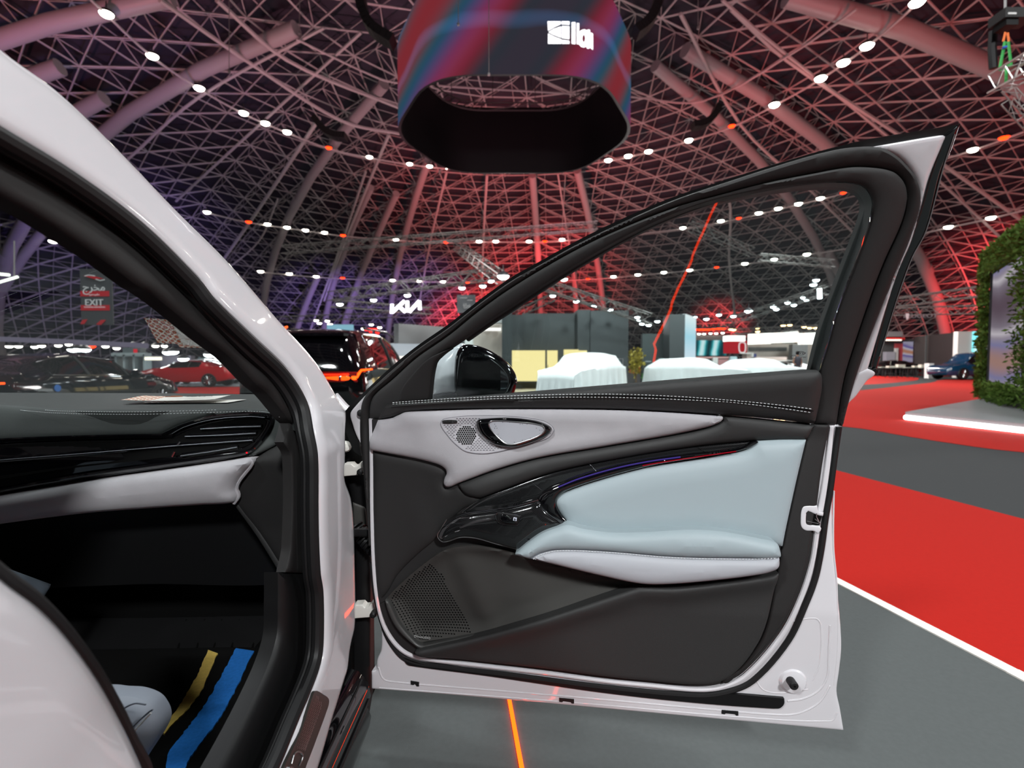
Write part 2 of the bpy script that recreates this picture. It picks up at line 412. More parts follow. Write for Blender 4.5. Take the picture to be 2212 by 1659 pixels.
# lower door-opening trims
panel('cowl_trim', BODY, [(655, 920, 1), (668, 960), (674, 1089), (676, 1240, 1), (616, 1236, 1), (627, 1180), (628, 985), (612, 955, 1), (625, 905, 1)], M_trim, car, -.045, .02, (.006, .02), .015)
panel('sill_trim', BODY, [(676, 1236, 1), (686, 1370), (670, 1460), (585, 1659), (460, 1900, 1), (330, 1900, 1), (470, 1659), (560, 1480), (596, 1380), (600, 1300), (600, 1236, 1)], M_black, car, -.055, .03, (.02, .05), .016)
# outer skirt under the sill, and the black end of the wing behind the hinges
B = MB()
pr = [(-.01, .300), (.015, .290), (.040, .26), (.048, .22), (.036, .19), (.048, .16), (.043, .13), (-.02, .11), (-.10, .12), (-.10, .29)]
ys = [-1.6, 1.42]
vs = []; 
for y in ys: vs += [(SX + a, y, z) for a, z in pr]
n = len(pr); B.add(vs, [(i, (i+1) % n, n + (i+1) % n, n + i) for i in range(n)] + [tuple(range(n-1, -1, -1)), tuple(range(n, 2*n))])
B.obj('sill_skirt', M_piano, car)
B = MB(); B.tube([(SX + .049, -1.6, .222), (SX + .049, 1.40, .222)], .004, 6); B.tube([(SX + .028, -1.6, .278), (SX + .028, 1.40, .278)], .003, 6); B.obj('skirt_seam', M_rub, car)
B = MB(); B.box((SX - .30, 1.545, .12), (SX + .01, 1.60, .98)); B.box((SX - .30, 1.46, .12), (SX - .02, 1.60, .34)); B.obj('wing_inner', M_void, car)
panel('wing_edge', planeY(1.50), [(742, 890, 1), (790, 900, 1), (800, 1040), (800, 1500, 1), (790, 1560, 1), (745, 1500), (758, 1400), (768, 1260), (764, 1130), (756, 1060), (744, 1020), (741, 950)], M_black, car, 0, .04, (.01, .02), .015)
panel('wing_skin', planeY(1.56), [(725, 850, 1), (746, 874), (757, 885), (752, 900), (741, 905, 1), (730, 900, 1)], M_white, car, 0, .02, (.01, .02), .01)
# scuff plate with its pattern and lettering
scuff = [(681, 1493), (687, 1493), (700, 1501), (709, 1508), (711, 1516), (708, 1530), (660, 1659), (600, 1810, 1), (555, 1810, 1), (613, 1659), (650, 1580), (676, 1503)]
M_scuff = mat('brushed_dark_metal', '#3c3b38', .35, metal=.35)
sp = panel('scuff_plate', BODY, scuff, M_scuff, car, .0265, .006, None, .02)
B = MB(); 
for i in range(34):
    t = i/33; yl = 1504 + t*112
    xa = 683 - t*44 - 2 + (1-t)*2; 
    w = [9, 13, 16, 17, 17, 17, 17][min(6, i//2)] + 2
    k = 5
    for j in range(k):
        if i < 3 and j > 2: continue
        x = xa + (j + (i % 2)*.5)*w/k*1.05 + t*4; y = yl + (j)*0.9
        u, v = BODY.hit(x, y, .027); r = .0008 + .0011*(j/k)*(.4 + t)
        B.add([BODY.w(u + 2.2*r*math.cos(a), v + .9*r*math.sin(a), .0275) for a in [q*PI/3 for q in range(6)]], [tuple(range(6))])
B.obj('dot_pattern', M_silver, sp, smooth=False)
def strokes(name, surf, lists, m, parent, h, r, n=6, smooth=True):
    B = MB()
    for l in lists:
        px = sm(l, False, n) if smooth else [(p[0], p[1]) for p in l]
        B.tube([surf.w(*surf.hit(x, y, h), h) for x, y in px], r, 6)
    return B.obj(name, m, parent)
strokes('plate_lettering', BODY, [[(630, 1650, 1), (635, 1632), (641, 1625), (649, 1625), (654, 1632), (652, 1642), (646, 1655, 1)], [(624, 1659, 1), (630, 1658), (636, 1664), (634, 1680), (620, 1700)], [(640, 1680), (636, 1664)]], M_silver, sp, .028, .0018)
# near edge of the opening: the centre pillar sweeping down to the sill
bp = [(-700, 900, 1), (-300, 1010), (-100, 1180), (0, 1262), (60, 1305), (120, 1365), (190, 1458), (240, 1545), (270, 1605), (294, 1662), (330, 1800), (345, 1900, 1), (-700, 1900, 1)]
panel('centre_pillar', BODY, bp, M_white, car, .0, .05, (.03, .05), .012)
line('centre_pillar_seal', BODY, [(-300, 997), (-100, 1165), (6, 1252), (68, 1298), (128, 1358), (199, 1452), (249, 1538), (280, 1602), (312, 1662), (345, 1800)], M_rub, car, -.03, .009, 6, 10)
# floor pan, bulkhead, far side, roof: they close the cabin
B = MB(); B.box((-2.3, -1.6, .24), (SX - .06, 1.9, .30)); B.obj('floor_pan', M_void, car)
B = MB(); B.box((-2.3, 1.62, .25), (SX - .06, 1.68, 1.02)); B.obj('bulkhead', M_void, car)
B = MB(); B.box((-2.36, -1.6, .15), (-2.30, 1.9, .98)); B.obj('far_side', M_black, car)
def arcsec(y, z, hw, drop, xs=-1.38, n=12): return [(xs + hw*math.sin(a), y, z - drop*(1 - math.cos(a))*2.2) for a in np.linspace(-1.2, 1.2, n)]
secs = [arcsec(-1.7, 1.40, .72, .04), arcsec(-.8, 1.49, .74, .04), arcsec(0, 1.52, .745, .04), arcsec(.62, 1.50, .74, .04)]
vs = sum(secs, []); n = 12; k = len(secs)
vs2 = [(a, b, c - .05) for a, b, c in vs]
fs = [(i*n+j, i*n+j+1, (i+1)*n+j+1, (i+1)*n+j) for i in range(k-1) for j in range(n-1)]
N = len(vs); fs += [tuple(q + N for q in reversed(f)) for f in fs]
bd = [i for i in range(n)] + [i*n + n-1 for i in range(1, k)] + [(k-1)*n + j for j in range(n-2, -1, -1)] + [i*n for i in range(k-2, 0, -1)]
fs += [(bd[i], bd[(i+1) % len(bd)], bd[(i+1) % len(bd)] + N, bd[i] + N) for i in range(len(bd))]
obj('roof', vs + vs2, fs, M_white, car)
B = MB(); B.box((-1.50, .62, 1.38), (-1.26, .70, 1.44)); B.obj('sensor_housing', M_black, car)
B = MB(); B.box((-.98, .70, 1.30), (-.78, .74, 1.43)); B.obj('sun_visor', M_black, car)
B = MB(); B.box((-2.12, 1.9, 1.0), (-2.02, 1.95, 1.06)); B.tube([(-2.24, 1.75, 1.02), (-2.17, 1.2, 1.26), (-2.05, .6, 1.47)], .05, 8, flat=.5); B.obj('far_pillar', M_trim, car)
# windscreen
W0 = (1.98, 1.0); W1 = (.58, 1.52)
nx = 14; ny = 10; vs = []; fs = []
for j in range(ny+1):
    t = j/ny
    for i in range(nx+1):
        q = -1 + 2*i/nx; hw = .93 - .24*t; x = -1.38 + hw*q
        y = W0[0]*(1-t) + W1[0]*t - .0*q*q; z = W0[1]*(1-t) + W1[1]*t
        vs.append((x, y - .10*q*q*(1-t), z - .0*q*q))
for j in range(ny):
    for i in range(nx): a = j*(nx+1)+i; fs.append((a, a+1, a+nx+2, a+nx+1))
obj('windscreen', vs, fs, M_glassW, car)
# bonnet seen as a dark edge behind the dashboard
B = MB(); B.box((-2.15, 1.93, .80), (-.58, 2.0, .985)); B.obj('cowl_panel', M_black, car)

# dashboard
dash = panel('dashboard', DTOP, [(-500, 848, 1), (300, 849), (579, 852, 1), (622, 880, 1), (645, 905, 1), (608, 893, 1), (600, 889), (560, 884), (420, 887), (300, 890), (180, 889), (100, 886), (0, 877), (-300, 862), (-500, 862, 1)], M_dashl, car, 0, .03, None, .03)
panel('dash_pad', DASH, [(-500, 866, 1), (-300, 866), (0, 874), (100, 881), (180, 883), (300, 884), (420, 883), (560, 882), (598, 888, 1), (590, 897), (538, 893), (459, 901), (400, 918), (348, 941, 1), (190, 946), (0, 954), (-300, 970), (-500, 980, 1)], M_dashl, dash, 0.012, .05, (.012, .02), .012)
for q in (0, 5): dashes('stitching', DTOP, [(-300, 858 + q), (0, 877 + q), (100, 886 + q), (180, 889 + q), (300, 890 + q), (420, 887 + q), (560, 884 + q), (592, 889 + q), (604, 897 + q*.8)], M_thread, dash, .003, .0006, .004, .003)
trimb = panel('dash_inlay', DASH, [(-500, 975, 1), (-300, 965), (0, 952), (190, 944), (348, 939), (395, 920), (459, 901), (538, 893), (578, 896), (590, 903), (585, 925), (560, 960), (538, 979), (475, 995), (348, 1014), (206, 1033), (95, 1052), (0, 1069), (-300, 1130), (-500, 1170, 1)], M_piano, dash, .012, .05, (.008, .012), .01)
vent = panel('air_vent', DASH, [(-300, 985), (0, 962), (190, 953), (360, 948), (420, 925), (470, 911), (545, 903), (572, 906), (570, 925), (545, 955), (520, 967), (430, 978), (300, 995), (150, 1012), (0, 1035), (-300, 1085)], M_void, dash, .022, .006, None, .02)
M_edge = mat('bright_vent_edge', '#6f7178', .4, metal=.6)
line('vent_rim', DASH, [(352, 940), (400, 918), (462, 902), (538, 896), (578, 898), (588, 905), (582, 925), (560, 957), (538, 975), (475, 986), (350, 1004), (200, 1024), (95, 1042), (0, 1060), (-300, 1115)], M_piano, dash, .026, .0055, 6, 8)
line('vent_rim_glint', DASH, [(371, 937), (400, 922), (462, 906), (538, 900), (572, 902)], M_edge, dash, .031, .0008, 6, 5)
for i, l in enumerate([[(-300, 1020), (0, 994), (190, 979), (380, 963), (545, 951)], [(433, 927), (500, 923), (563, 921)], [(399, 943), (480, 940), (552, 936)], [(390, 985), (460, 975), (512, 966)], [(-300, 975), (0, 953), (190, 946), (370, 943)]]):
    B = MB(); B.tube([DASH.w(*DASH.hit(x, y, .03), .024) for x, y in sm(l, False, 5)], .006, 6, flat=.5); s_ = B.obj('vent_slat', M_piano, dash)
    if i != 4: line('slat_edge', DASH, [(x, y) for x, y in l], M_edge, dash, .032, .0009, 5, 5)
for x in (383, 377): line('vane', DASH, [(x + 6, 954), (x, 962)] if x == 383 else [(x, 976), (x - 6, 987)], M_chrome, dash, .03, .003, 2, 6)
padm = panel('suede_pad', DASH, [(-500, 1160, 1), (-300, 1128), (0, 1072), (95, 1057), (206, 1038), (348, 1018), (475, 1000), (530, 991), (542, 992), (543, 1002), (530, 1018), (517, 1035), (509, 1055), (513, 1072), (505, 1085), (440, 1090), (348, 1096), (200, 1107), (95, 1119), (0, 1132), (-300, 1180), (-500, 1220, 1)], M_suede, dash, .04, .08, (.03, .045), .01)
line('pad_piping', DASH, [(541, 993), (543, 1002), (530, 1020), (517, 1037), (510, 1055), (514, 1072), (505, 1086)], M_suede, dash, .036, .006, 6, 8)
panel('glovebox', DASH, [(-500, 1215, 1), (0, 1130), (95, 1118), (348, 1094), (503, 1085, 1), (560, 1160), (616, 1236, 1), (600, 1262), (300, 1262), (-500, 1300, 1)], M_black, dash, -.06, .08, None, .03)
panel('side_trim', DASH, [(543, 1000, 1), (560, 985), (592, 966), (628, 952), (632, 985), (632, 1190), (618, 1236, 1), (560, 1150), (512, 1088), (516, 1072), (512, 1055), (520, 1036)], M_trim, dash, .015, .12, (.012, .02), .012)
panel('trim_strip', DASH, [(503, 1086, 1), (512, 1080, 1), (560, 1142), (619, 1236, 1), (606, 1240, 1), (555, 1158)], M_trim2, dash, .02, .03, (.006, .01), .01)
panel('end_cap', DASH, [(590, 900, 1), (606, 890), (632, 905, 1), (634, 940), (600, 960), (548, 985), (535, 985, 1), (560, 962), (585, 930)], M_dashl, dash, .015, .08, (.012, .02), .01)
line('dash_light', DASH, [(532, 978), (534, 978)], emis('tiny_red', '#ff1020', 2), dash, .04, .002, 2, 6)

# footwell
panel('footwell_carpet', PAN, [(-900, 1330, 1), (200, 1300, 1), (600, 1300, 1), (600, 1500, 1), (520, 1800, 1), (-900, 1800, 1)], M_carpet, car, -.01, .02, None, .1, smooth=False)
mt = panel('floor_mat', PAN, [(150, 1405, 1), (350, 1402), (556, 1400), (578, 1412), (570, 1440), (552, 1500), (500, 1620), (430, 1800, 1), (150, 1800, 1), (120, 1500, 1)], M_carpet, car, .0, .012, (.004, .01), .03)
def jag(pts, a=1.5):
    out = []
    for i in range(len(pts)-1):
        (x0, y0), (x1, y1) = pts[i], pts[i+1]; k = max(1, int(math.hypot(x1-x0, y1-y0)/5))
        for q in range(k): out.append((x0 + (x1-x0)*q/k + random.uniform(-a, a), y0 + (y1-y0)*q/k + random.uniform(-a, a)*.5))
    return out
gl = sm([(450, 1404), (430, 1450), (395, 1512), (345, 1584)], False, 4); gr = sm([(355, 1584), (420, 1512), (452, 1455), (472, 1404)], False, 4)
panel('gold_stripe', PAN, jag(gl) + jag(gr) , M_gold, mt, .008, .004, None, .1, smooth=False)
bl = sm([(510, 1400), (480, 1455), (440, 1525), (375, 1610), (362, 1630), (358, 1700), (350, 1760)], False, 4); br_ = sm([(395, 1760), (400, 1659), (428, 1612), (468, 1560), (508, 1490), (530, 1445), (551, 1400)], False, 4)
panel('blue_stripe', PAN, jag(bl) + jag(br_), M_blue, mt, .008, .004, None, .1, smooth=False)
fr_ = Surf(lambda u, v, h: (u, v, .31 + max(0, (v - 1.55))*1.0 + h), lambda p: (p[0], p[1], p[2] - .31 - max(0, p[1] - 1.55)))
rest = panel('footrest', fr_, [(-200, 1335, 1), (300, 1335, 1), (588, 1330, 1), (585, 1395, 1), (556, 1400, 1), (-200, 1402, 1)], M_black, car, .0, .02, None, .1, smooth=False)
for x in (385, 425, 462, 500, 545): line('rib', fr_, [(x + 18, 1338), (x, 1400)], M_void, rest, .002, .003, 2, 6)
line('mat_edge', PAN, [(556, 1400), (560, 1420), (572, 1440), (580, 1425), (584, 1398)], M_rub, mt, .004, .004, 6, 6)
# centre console side, grey-blue
panel('console_side', Surf(lambda u, v, h: (-1.16 + h, u, v), lambda p: (p[1], p[2], p[0] + 1.16)), [(-300, 1120, 1), (0, 1222), (110, 1262, 1), (78, 1312), (40, 1360, 1), (-300, 1300, 1)], mat('console_grey', '#5d6670', .6), car, .0, .1, (.01, .02), .02)
# seat cushion corner
seat = thing
sc_ = [(225, 1500), (250, 1503), (290, 1506), (325, 1520), (342, 1542), (348, 1565), (340, 1590), (318, 1625), (294, 1662), (240, 1760, 1), (60, 1760, 1), (100, 1560), (170, 1505)]
SEAT = Surf(lambda u, v, h: (u, .93 - h, v), lambda p: (p[0], p[2], .93 - p[1]))
M_seat = mat('seat_leather', '#8f95a1', .55, bump=(1200, .15))
st = panel('seat', SEAT, sc_, M_seat, car, .0, .03, (.035, .05), .008)
line('seat_seam', SEAT, [(250, 1555), (262, 1535), (290, 1520), (315, 1522)], mat('seat_seam_dark', '#5d636e', .7), st, .034, .0015, 6, 6)
line('seat_piping', SEAT, [(272, 1598), (300, 1568), (326, 1540)], M_thread, st, .0385, .0018, 6, 6)
line('seat_crease', SEAT, [(266, 1594), (294, 1563), (322, 1538), (330, 1533)], mat('seat_seam_dark'), st, .037, .0015, 6, 6)

# ---- the open door
D = DOOR
shell = [(797, 903, 1), (797, 1000), (799, 1100), (803, 1200), (812, 1300), (823, 1352), (824, 1400), (815, 1425), (814, 1447, 1), (803, 1450, 1), (803, 1487, 1), (1000, 1502), (1300, 1529), (1560, 1553), (1822, 1577, 1), (1814, 1529), (1807, 1492), (1812, 1450), (1817, 1400), (1815, 1350), (1806, 1250), (1799, 1177), (1797, 1095), (1799, 1050), (1803, 985), (1810, 945), (1819, 920), (1830, 876), (1849, 855), (1872, 823), (1890, 806), (1874, 796, 1), (1849, 810), (1806, 917, 1), (1600, 905, 1), (1200, 890, 1)]
door = panel('front_door', D, shell, M_white, car, .0, .085, (.004, .008), .014)
O_ = [(736, 899, 1), (758, 874), (800, 834), (849, 789), (900, 748), (969, 700), (1037, 647), (1106, 598), (1156, 570), (1256, 515), (1356, 467), (1456, 425), (1556, 392), (1706, 345), (1856, 305), (2000, 280), (2073, 268, 1)]
flg_in = [(2036, 294, 1), (1891, 318), (1800, 328), (1706, 352), (1556, 400), (1456, 434), (1356, 477), (1256, 525), (1156, 580), (1106, 609), (1037, 658), (969, 712), (900, 760), (849, 798), (803, 839), (775, 868), (762, 885), (758, 892), (764, 917), (772, 940), (780, 985, 1), (765, 975), (750, 940), (742, 917)]
panel('frame_flange', D, O_ + flg_in, M_black, door, -.012, .02, None, .02)
# outer seal band (rounded) and its continuation down the hinge side
S0 = [(803, 839, 1), (849, 798), (900, 756), (969, 708), (1037, 655), (1106, 606), (1156, 578), (1256, 523), (1356, 475), (1456, 432), (1556, 398), (1706, 350), (1800, 325), (1860, 318), (1900, 320), (1931, 335), (1956, 358), (1976, 385), (1986, 420), (1980, 465), (1957, 527), (1936, 580), (1915, 632), (1896, 680), (1872, 744), (1849, 810), (1829, 880), (1819, 922, 1)]
S1 = [(1806, 917, 1), (1823, 816), (1845, 743), (1867, 677), (1888, 618), (1911, 560), (1945, 485), (1958, 435), (1956, 405), (1945, 385), (1925, 370), (1881, 362), (1831, 362), (1756, 375), (1656, 395), (1556, 421), (1456, 449), (1316, 505), (1220, 553), (1106, 621), (1037, 670), (969, 725), (900, 773), (849, 819), (808, 855), (799, 880), (798, 903, 1), (800, 1000), (803, 1100), (806, 1180, 1), (797, 1180, 1), (795, 1130), (789, 1060), (783, 985), (779, 930), (781, 880), (788, 858)]
panel('frame_seal', D, S0 + S1, M_trim, door, .0, .03, (.014, .016), .008, n=5)
GL = [(927, 862, 1), (938, 785), (955, 765), (1004, 730), (1060, 690), (1106, 660), (1206, 595), (1306, 535), (1406, 483), (1506, 443), (1606, 417), (1706, 400), (1780, 394), (1830, 394), (1862, 400), (1878, 415), (1886, 440), (1876, 490), (1845, 575), (1806, 680), (1790, 740), (1771, 799, 1)]
S1b = [(1806, 917, 1), (1823, 816), (1845, 743), (1867, 677), (1888, 618), (1911, 560), (1945, 485), (1958, 435), (1956, 405), (1945, 385), (1925, 370), (1881, 362), (1831, 362), (1756, 375), (1656, 395), (1556, 421), (1456, 449), (1316, 505), (1220, 553), (1106, 621), (1037, 670), (969, 725), (900, 773), (849, 819), (808, 855), (799, 880), (798, 903, 1)]
panel('window_frame_trim', D, S1b + [(830, 908, 1), (927, 862, 1)] + GL[1:] + [(1758, 916, 1)], M_trim2, door, .004, .03, (.010, .022), .008, n=5)
# glass run channel behind the trim, then the glass
gr_o = [(x, y) for x, y, *_ in GL]
def inset(pts, k):
    A = [(p[0], p[1]) for p in pts]; ar = sum(A[i][0]*A[(i+1) % len(A)][1] - A[(i+1) % len(A)][0]*A[i][1] for i in range(len(A))); s = 1 if ar > 0 else -1
    out = []
    for i in range(len(A)):
        a = A[i-1]; b = A[(i+1) % len(A)]; tx, ty = b[0]-a[0], b[1]-a[1]; l = math.hypot(tx, ty); out.append((A[i][0] - s*ty/l*k, A[i][1] + s*tx/l*k))
    return out
gp = sm(GL, True, 4)
inn = [(1010, 737), (1060, 702), (1106, 672), (1206, 606), (1306, 545), (1406, 492), (1506, 452), (1606, 426), (1706, 409), (1780, 403), (1835, 406), (1862, 420), (1868, 445), (1855, 490), (1822, 575), (1783, 680), (1770, 720), (1750, 799)]
oo = [(1004, 730), (1060, 690), (1106, 660), (1206, 595), (1306, 535), (1406, 483), (1506, 443), (1606, 417), (1706, 400), (1780, 394), (1830, 394), (1866, 402), (1884, 415), (1894, 440), (1884, 490), (1850, 575), (1812, 680), (1795, 740), (1780, 803)]
panel('glass_run', D, [(p[0], p[1], 1) if i in (0, len(oo)-1) else p for i, p in enumerate(oo)] + [(p[0], p[1], 1) if i in (0, len(inn)-1) else p for i, p in enumerate(inn[::-1])], M_rub, door, -.03, .02, (.004, .006), .01)
TW = .13
GS = Surf(lambda u, v, h: _dw(u, v, h - .05 + TW*(u-.62)), lambda p: (lambda q: (q[0], q[1], q[2] + .05 - TW*(q[0]-.62)))(_du(p)))
win = panel('window_glass', GS, [(x, y, 1) for x, y in gp[::2]] + [(1771, 840, 1), (927, 880, 1)], M_glassS, door, .0, .004, None, .08, smooth=False)
# etched marks in the corner of the glass
M_etch = mat('etched_mark', '#1c1f22', .7)
def ell(cx, cy, a, b, n=20, rot=0): return [(cx + a*math.cos(t)*math.cos(rot) - b*math.sin(t)*math.sin(rot), cy + a*math.cos(t)*math.sin(rot) + b*math.sin(t)*math.cos(rot)) for t in np.linspace(0, 2*PI, n)]
strokes('etched_logo', GS, [ell(1730, 763, 8.5, 4), ell(1714, 771, 5.5, 3.8)], M_etch, win, .001, .0005, smooth=False)
def dtext(name, s, px, py, sizepx, m, parent, h, surf=D, rot=0., extrude=.0004, bold=0., sx=1.):
    u, v = surf.hit(px, py, h); p = Vector(surf.w(u, v, h)); px_ = Vector(surf.w(u + .01, v, h)); py_ = Vector(surf.w(u, v + .01, h))
    x = (px_ - p).normalized(); y = (py_ - p); y = (y - x*y.dot(x)).normalized(); z = x.cross(y)
    R = Matrix((x, y, z)).transposed().to_4x4() @ Matrix.Rotation(rot, 4, 'Z')
    return text(name, s, sizepx/FPX*p.y*1.35, m, p, R, parent, extrude, bold=bold, sx=sx)
dtext('etched_word', 'BYD', 1730, 763, 5, M_etch, win, .001, surf=GS, sx=1.5)
dtext('etched_word', 'YW', 1735, 772, 3.5, M_etch, win, .001, surf=GS, sx=1.5)
# white corner of the outer skin and the black outer pillar cover
panel('frame_corner', D, [(1862, 321, 1), (1891, 316), (2028, 293), (2040, 295), (2037, 306), (2006, 382), (1990, 440), (1968, 520), (1942, 580), (1915, 660), (1874, 797, 1), (1840, 835, 1), (1849, 800), (1896, 678), (1936, 578), (1960, 520), (1984, 435), (1976, 385), (1935, 338)], M_white, door, -.004, .02, (.006, .01), .012)
panel('pillar_cover', D, [(2074, 266, 1), (2052, 330), (2034, 372), (2001, 500), (1970, 560), (1940, 647), (1901, 773), (1892, 805, 1), (1884, 800, 1), (1880, 796), (1929, 601), (1960, 530), (1990, 440), (2006, 382), (2036, 297, 1)], M_piano, door, -.008, .03, (.004, .006), .012)
line('cover_glint', D, [(2062, 290), (2036, 368), (2001, 497), (1970, 557), (1938, 645), (1900, 770)], M_silver, door, -.003, .0012, 5, 5)
panel('cover_clip', D, [(1862, 812), (1872, 806), (1882, 800), (1893, 796), (1892, 806), (1878, 812), (1866, 816)], M_black, door, .0, .01, (.002, .003), .01)
# hinge-side corner, white with a plug
panel('hinge_corner', D, [(801, 842, 1), (790, 858), (781, 880), (779, 930), (780, 960, 1), (770, 940), (762, 917), (757, 895), (764, 882)], M_white, door, -.006, .02, (.003, .006), .01)
q = D.w(*D.hit(779, 892, .0), .0); B = MB(); B.lathe([(.0, .0), (.009, .0), (.009, -.004), (.006, -.006), (0, -.006)], 16, Matrix.Translation(q), 'Y'); B.obj('plug', M_rub, door)
# full trim board
board = [(803, 906, 1), (806, 1000), (807, 1100), (811, 1223), (820, 1305), (838, 1357), (870, 1398), (905, 1416), (1015, 1429), (1178, 1447), (1306, 1464), (1406, 1474), (1506, 1482), (1556, 1477), (1606, 1452), (1681, 1367), (1721, 1292), (1748, 1210), (1756, 1152), (1764, 1095), (1775, 1010), (1786, 950), (1792, 918, 1)]
PKT = [(836, 1296), (841, 1286), (888, 1241), (934, 1205), (961, 1189), (1000, 1181), (1060, 1184), (1113, 1196), (1200, 1222), (1300, 1246), (1386, 1262), (1178, 1328), (1033, 1368), (907, 1390), (895, 1382), (860, 1340)]
bsm = sm(board, True, 5); ks = min(range(len(bsm)), key=lambda i: math.hypot(bsm[i][0]-819, bsm[i][1]-1300)); bsm = bsm[ks:] + bsm[:ks]
hole_ = PKT[:1] + PKT[1:]
def _area(l): return sum(l[i][0]*l[(i+1) % len(l)][1] - l[(i+1) % len(l)][0]*l[i][1] for i in range(len(l)))
hl_ = hole_ if _area(hole_)*_area(bsm) < 0 else [hole_[0]] + hole_[:0:-1]
key = bsm + [(bsm[0][0] + .15, bsm[0][1] - .5)] + [(hl_[0][0], hl_[0][1] - .5)] + hl_[1:] + [hl_[0]]
key = [(bsm[0][0], bsm[0][1])] + bsm[1:] + [(bsm[0][0], bsm[0][1] - 1.0)] + [(hl_[0][0], hl_[0][1] - 1.0)] + hl_[1:] + [(hl_[0][0], hl_[0][1])]
panel('trim_board', D, key, M_trim, door, .014, .012, None, .02, smooth=False)
line('inner_flange', D, [(801, 905), (803, 1000), (804, 1100), (808, 1223), (817, 1305), (834, 1360), (867, 1403), (907, 1420), (1015, 1434), (1178, 1453), (1306, 1470), (1406, 1480), (1506, 1489), (1560, 1483), (1612, 1458), (1687, 1373), (1727, 1297), (1754, 1214), (1764, 1152)], M_white, door, .010, .006, 6, 8)
panel('flange_strip', D, [(1793, 920, 1), (1802, 920, 1), (1796, 985), (1786, 1060), (1778, 1107, 1), (1765, 1107, 1), (1774, 1060), (1785, 985)], M_white, door, .008, .015, (.002, .004), .01)
line('perimeter_seal', D, [(1812, 922), (1803, 985), (1793, 1060), (1783, 1120), (1775, 1180), (1762, 1245), (1742, 1300), (1702, 1384), (1626, 1470), (1566, 1495), (1500, 1501), (1300, 1483), (1100, 1457), (960, 1440), (880, 1425), (846, 1390), (826, 1345), (812, 1290), (803, 1215)], M_rub, door, .006, .0072, 6, 8)
# pillar-side trim of the board
panel('rear_trim', D, [(1758, 917, 1), (1790, 919, 1), (1783, 960), (1772, 1020), (1763, 1090), (1752, 1152), (1744, 1210), (1717, 1290), (1677, 1362), (1603, 1446), (1560, 1473), (1600, 1442), (1640, 1388), (1657, 1345), (1670, 1285), (1684, 1210), (1700, 1130), (1741, 950)], M_trim, door, .018, .02, (.004, .008), .012)
# belt pad
belt = [(836, 874, 1), (880, 868), (927, 864), (1003, 859), (1118, 850), (1312, 834), (1579, 812), (1739, 800, 1), (1768, 802), (1774, 830), (1768, 870), (1758, 916, 1), (1700, 908), (1561, 896), (1430, 888), (1300, 883), (1100, 882), (960, 884), (900, 887), (876, 890), (850, 900), (817, 906, 1), (828, 885)]
panel('belt_pad', D, belt, M_trim2, door, .02, .06, (.028, .04), .01, label='charcoal leather top pad with two rows of pale stitching')
for a, b in (((836, 873, 3), 0), ((836, 873, 3), 1)):
    pts = [(848, 870), (900, 866), (1000, 860), (1118, 855), (1230, 852), (1350, 852), (1487, 858), (1625, 869), (1700, 877), (1757, 884)] if b == 0 else [(848, 873), (900, 870), (1000, 864), (1118, 860), (1230, 858), (1350, 859), (1487, 864), (1579, 869), (1680, 881), (1757, 892)]
    dashes('stitching', D, pts, M_thread, door, .0485, .0008, .005, .0035)
line('pad_groove', D, [(848, 871.5), (900, 868), (1000, 862), (1118, 857.5), (1230, 855), (1350, 855.5), (1487, 861), (1600, 869), (1700, 880), (1757, 888)], M_void, door, .0478, .0013, 6, 5)
# suede insert
su = [(817, 907, 1), (846, 903), (862, 896), (878, 889), (920, 887), (1052, 883), (1300, 884), (1430, 889), (1545, 897), (1561, 900), (1558, 909), (1545, 917), (1522, 924), (1446, 940), (1300, 965), (1166, 988), (1075, 1013), (990, 1044), (968, 1052), (959, 1044), (961, 1032), (965, 1022), (962, 1012), (947, 1003), (903, 991), (850, 981), (800, 972, 1), (800, 947, 1)]
sued = panel('suede_insert', D, su, M_suede, door, .022, .03, (.022, .03), .009)
line('lower_strip_seam', D, [(1560, 900), (1557, 911), (1522, 926), (1446, 942), (1300, 967), (1166, 990), (1075, 1015), (990, 1046)], M_void, door, .024, .0016, 6, 5)
strip = [(990, 1045, 1), (1075, 1014), (1166, 989), (1300, 966), (1446, 941), (1522, 925), (1558, 910), (1563, 898, 1), (1640, 905), (1758, 918, 1), (1750, 935), (1742, 950, 1), (1640, 951), (1506, 963), (1306, 996), (1189, 1021), (1098, 1053), (1038, 1076, 1), (1010, 1070), (997, 1058)]
panel('leather_strip', D, strip, M_trim2, door, .02, .03, (.018, .025), .01)
# front black field below the suede
panel('front_field', D, [(806, 975, 1), (850, 984), (903, 994), (945, 1006), (962, 1018), (958, 1042), (966, 1055), (992, 1050, 1), (1036, 1078), (1000, 1100), (960, 1135), (940, 1165), (905, 1195), (860, 1240), (836, 1280), (822, 1290), (812, 1220), (808, 1100)], M_trim, door, .014, .02, (.008, .02), .012)
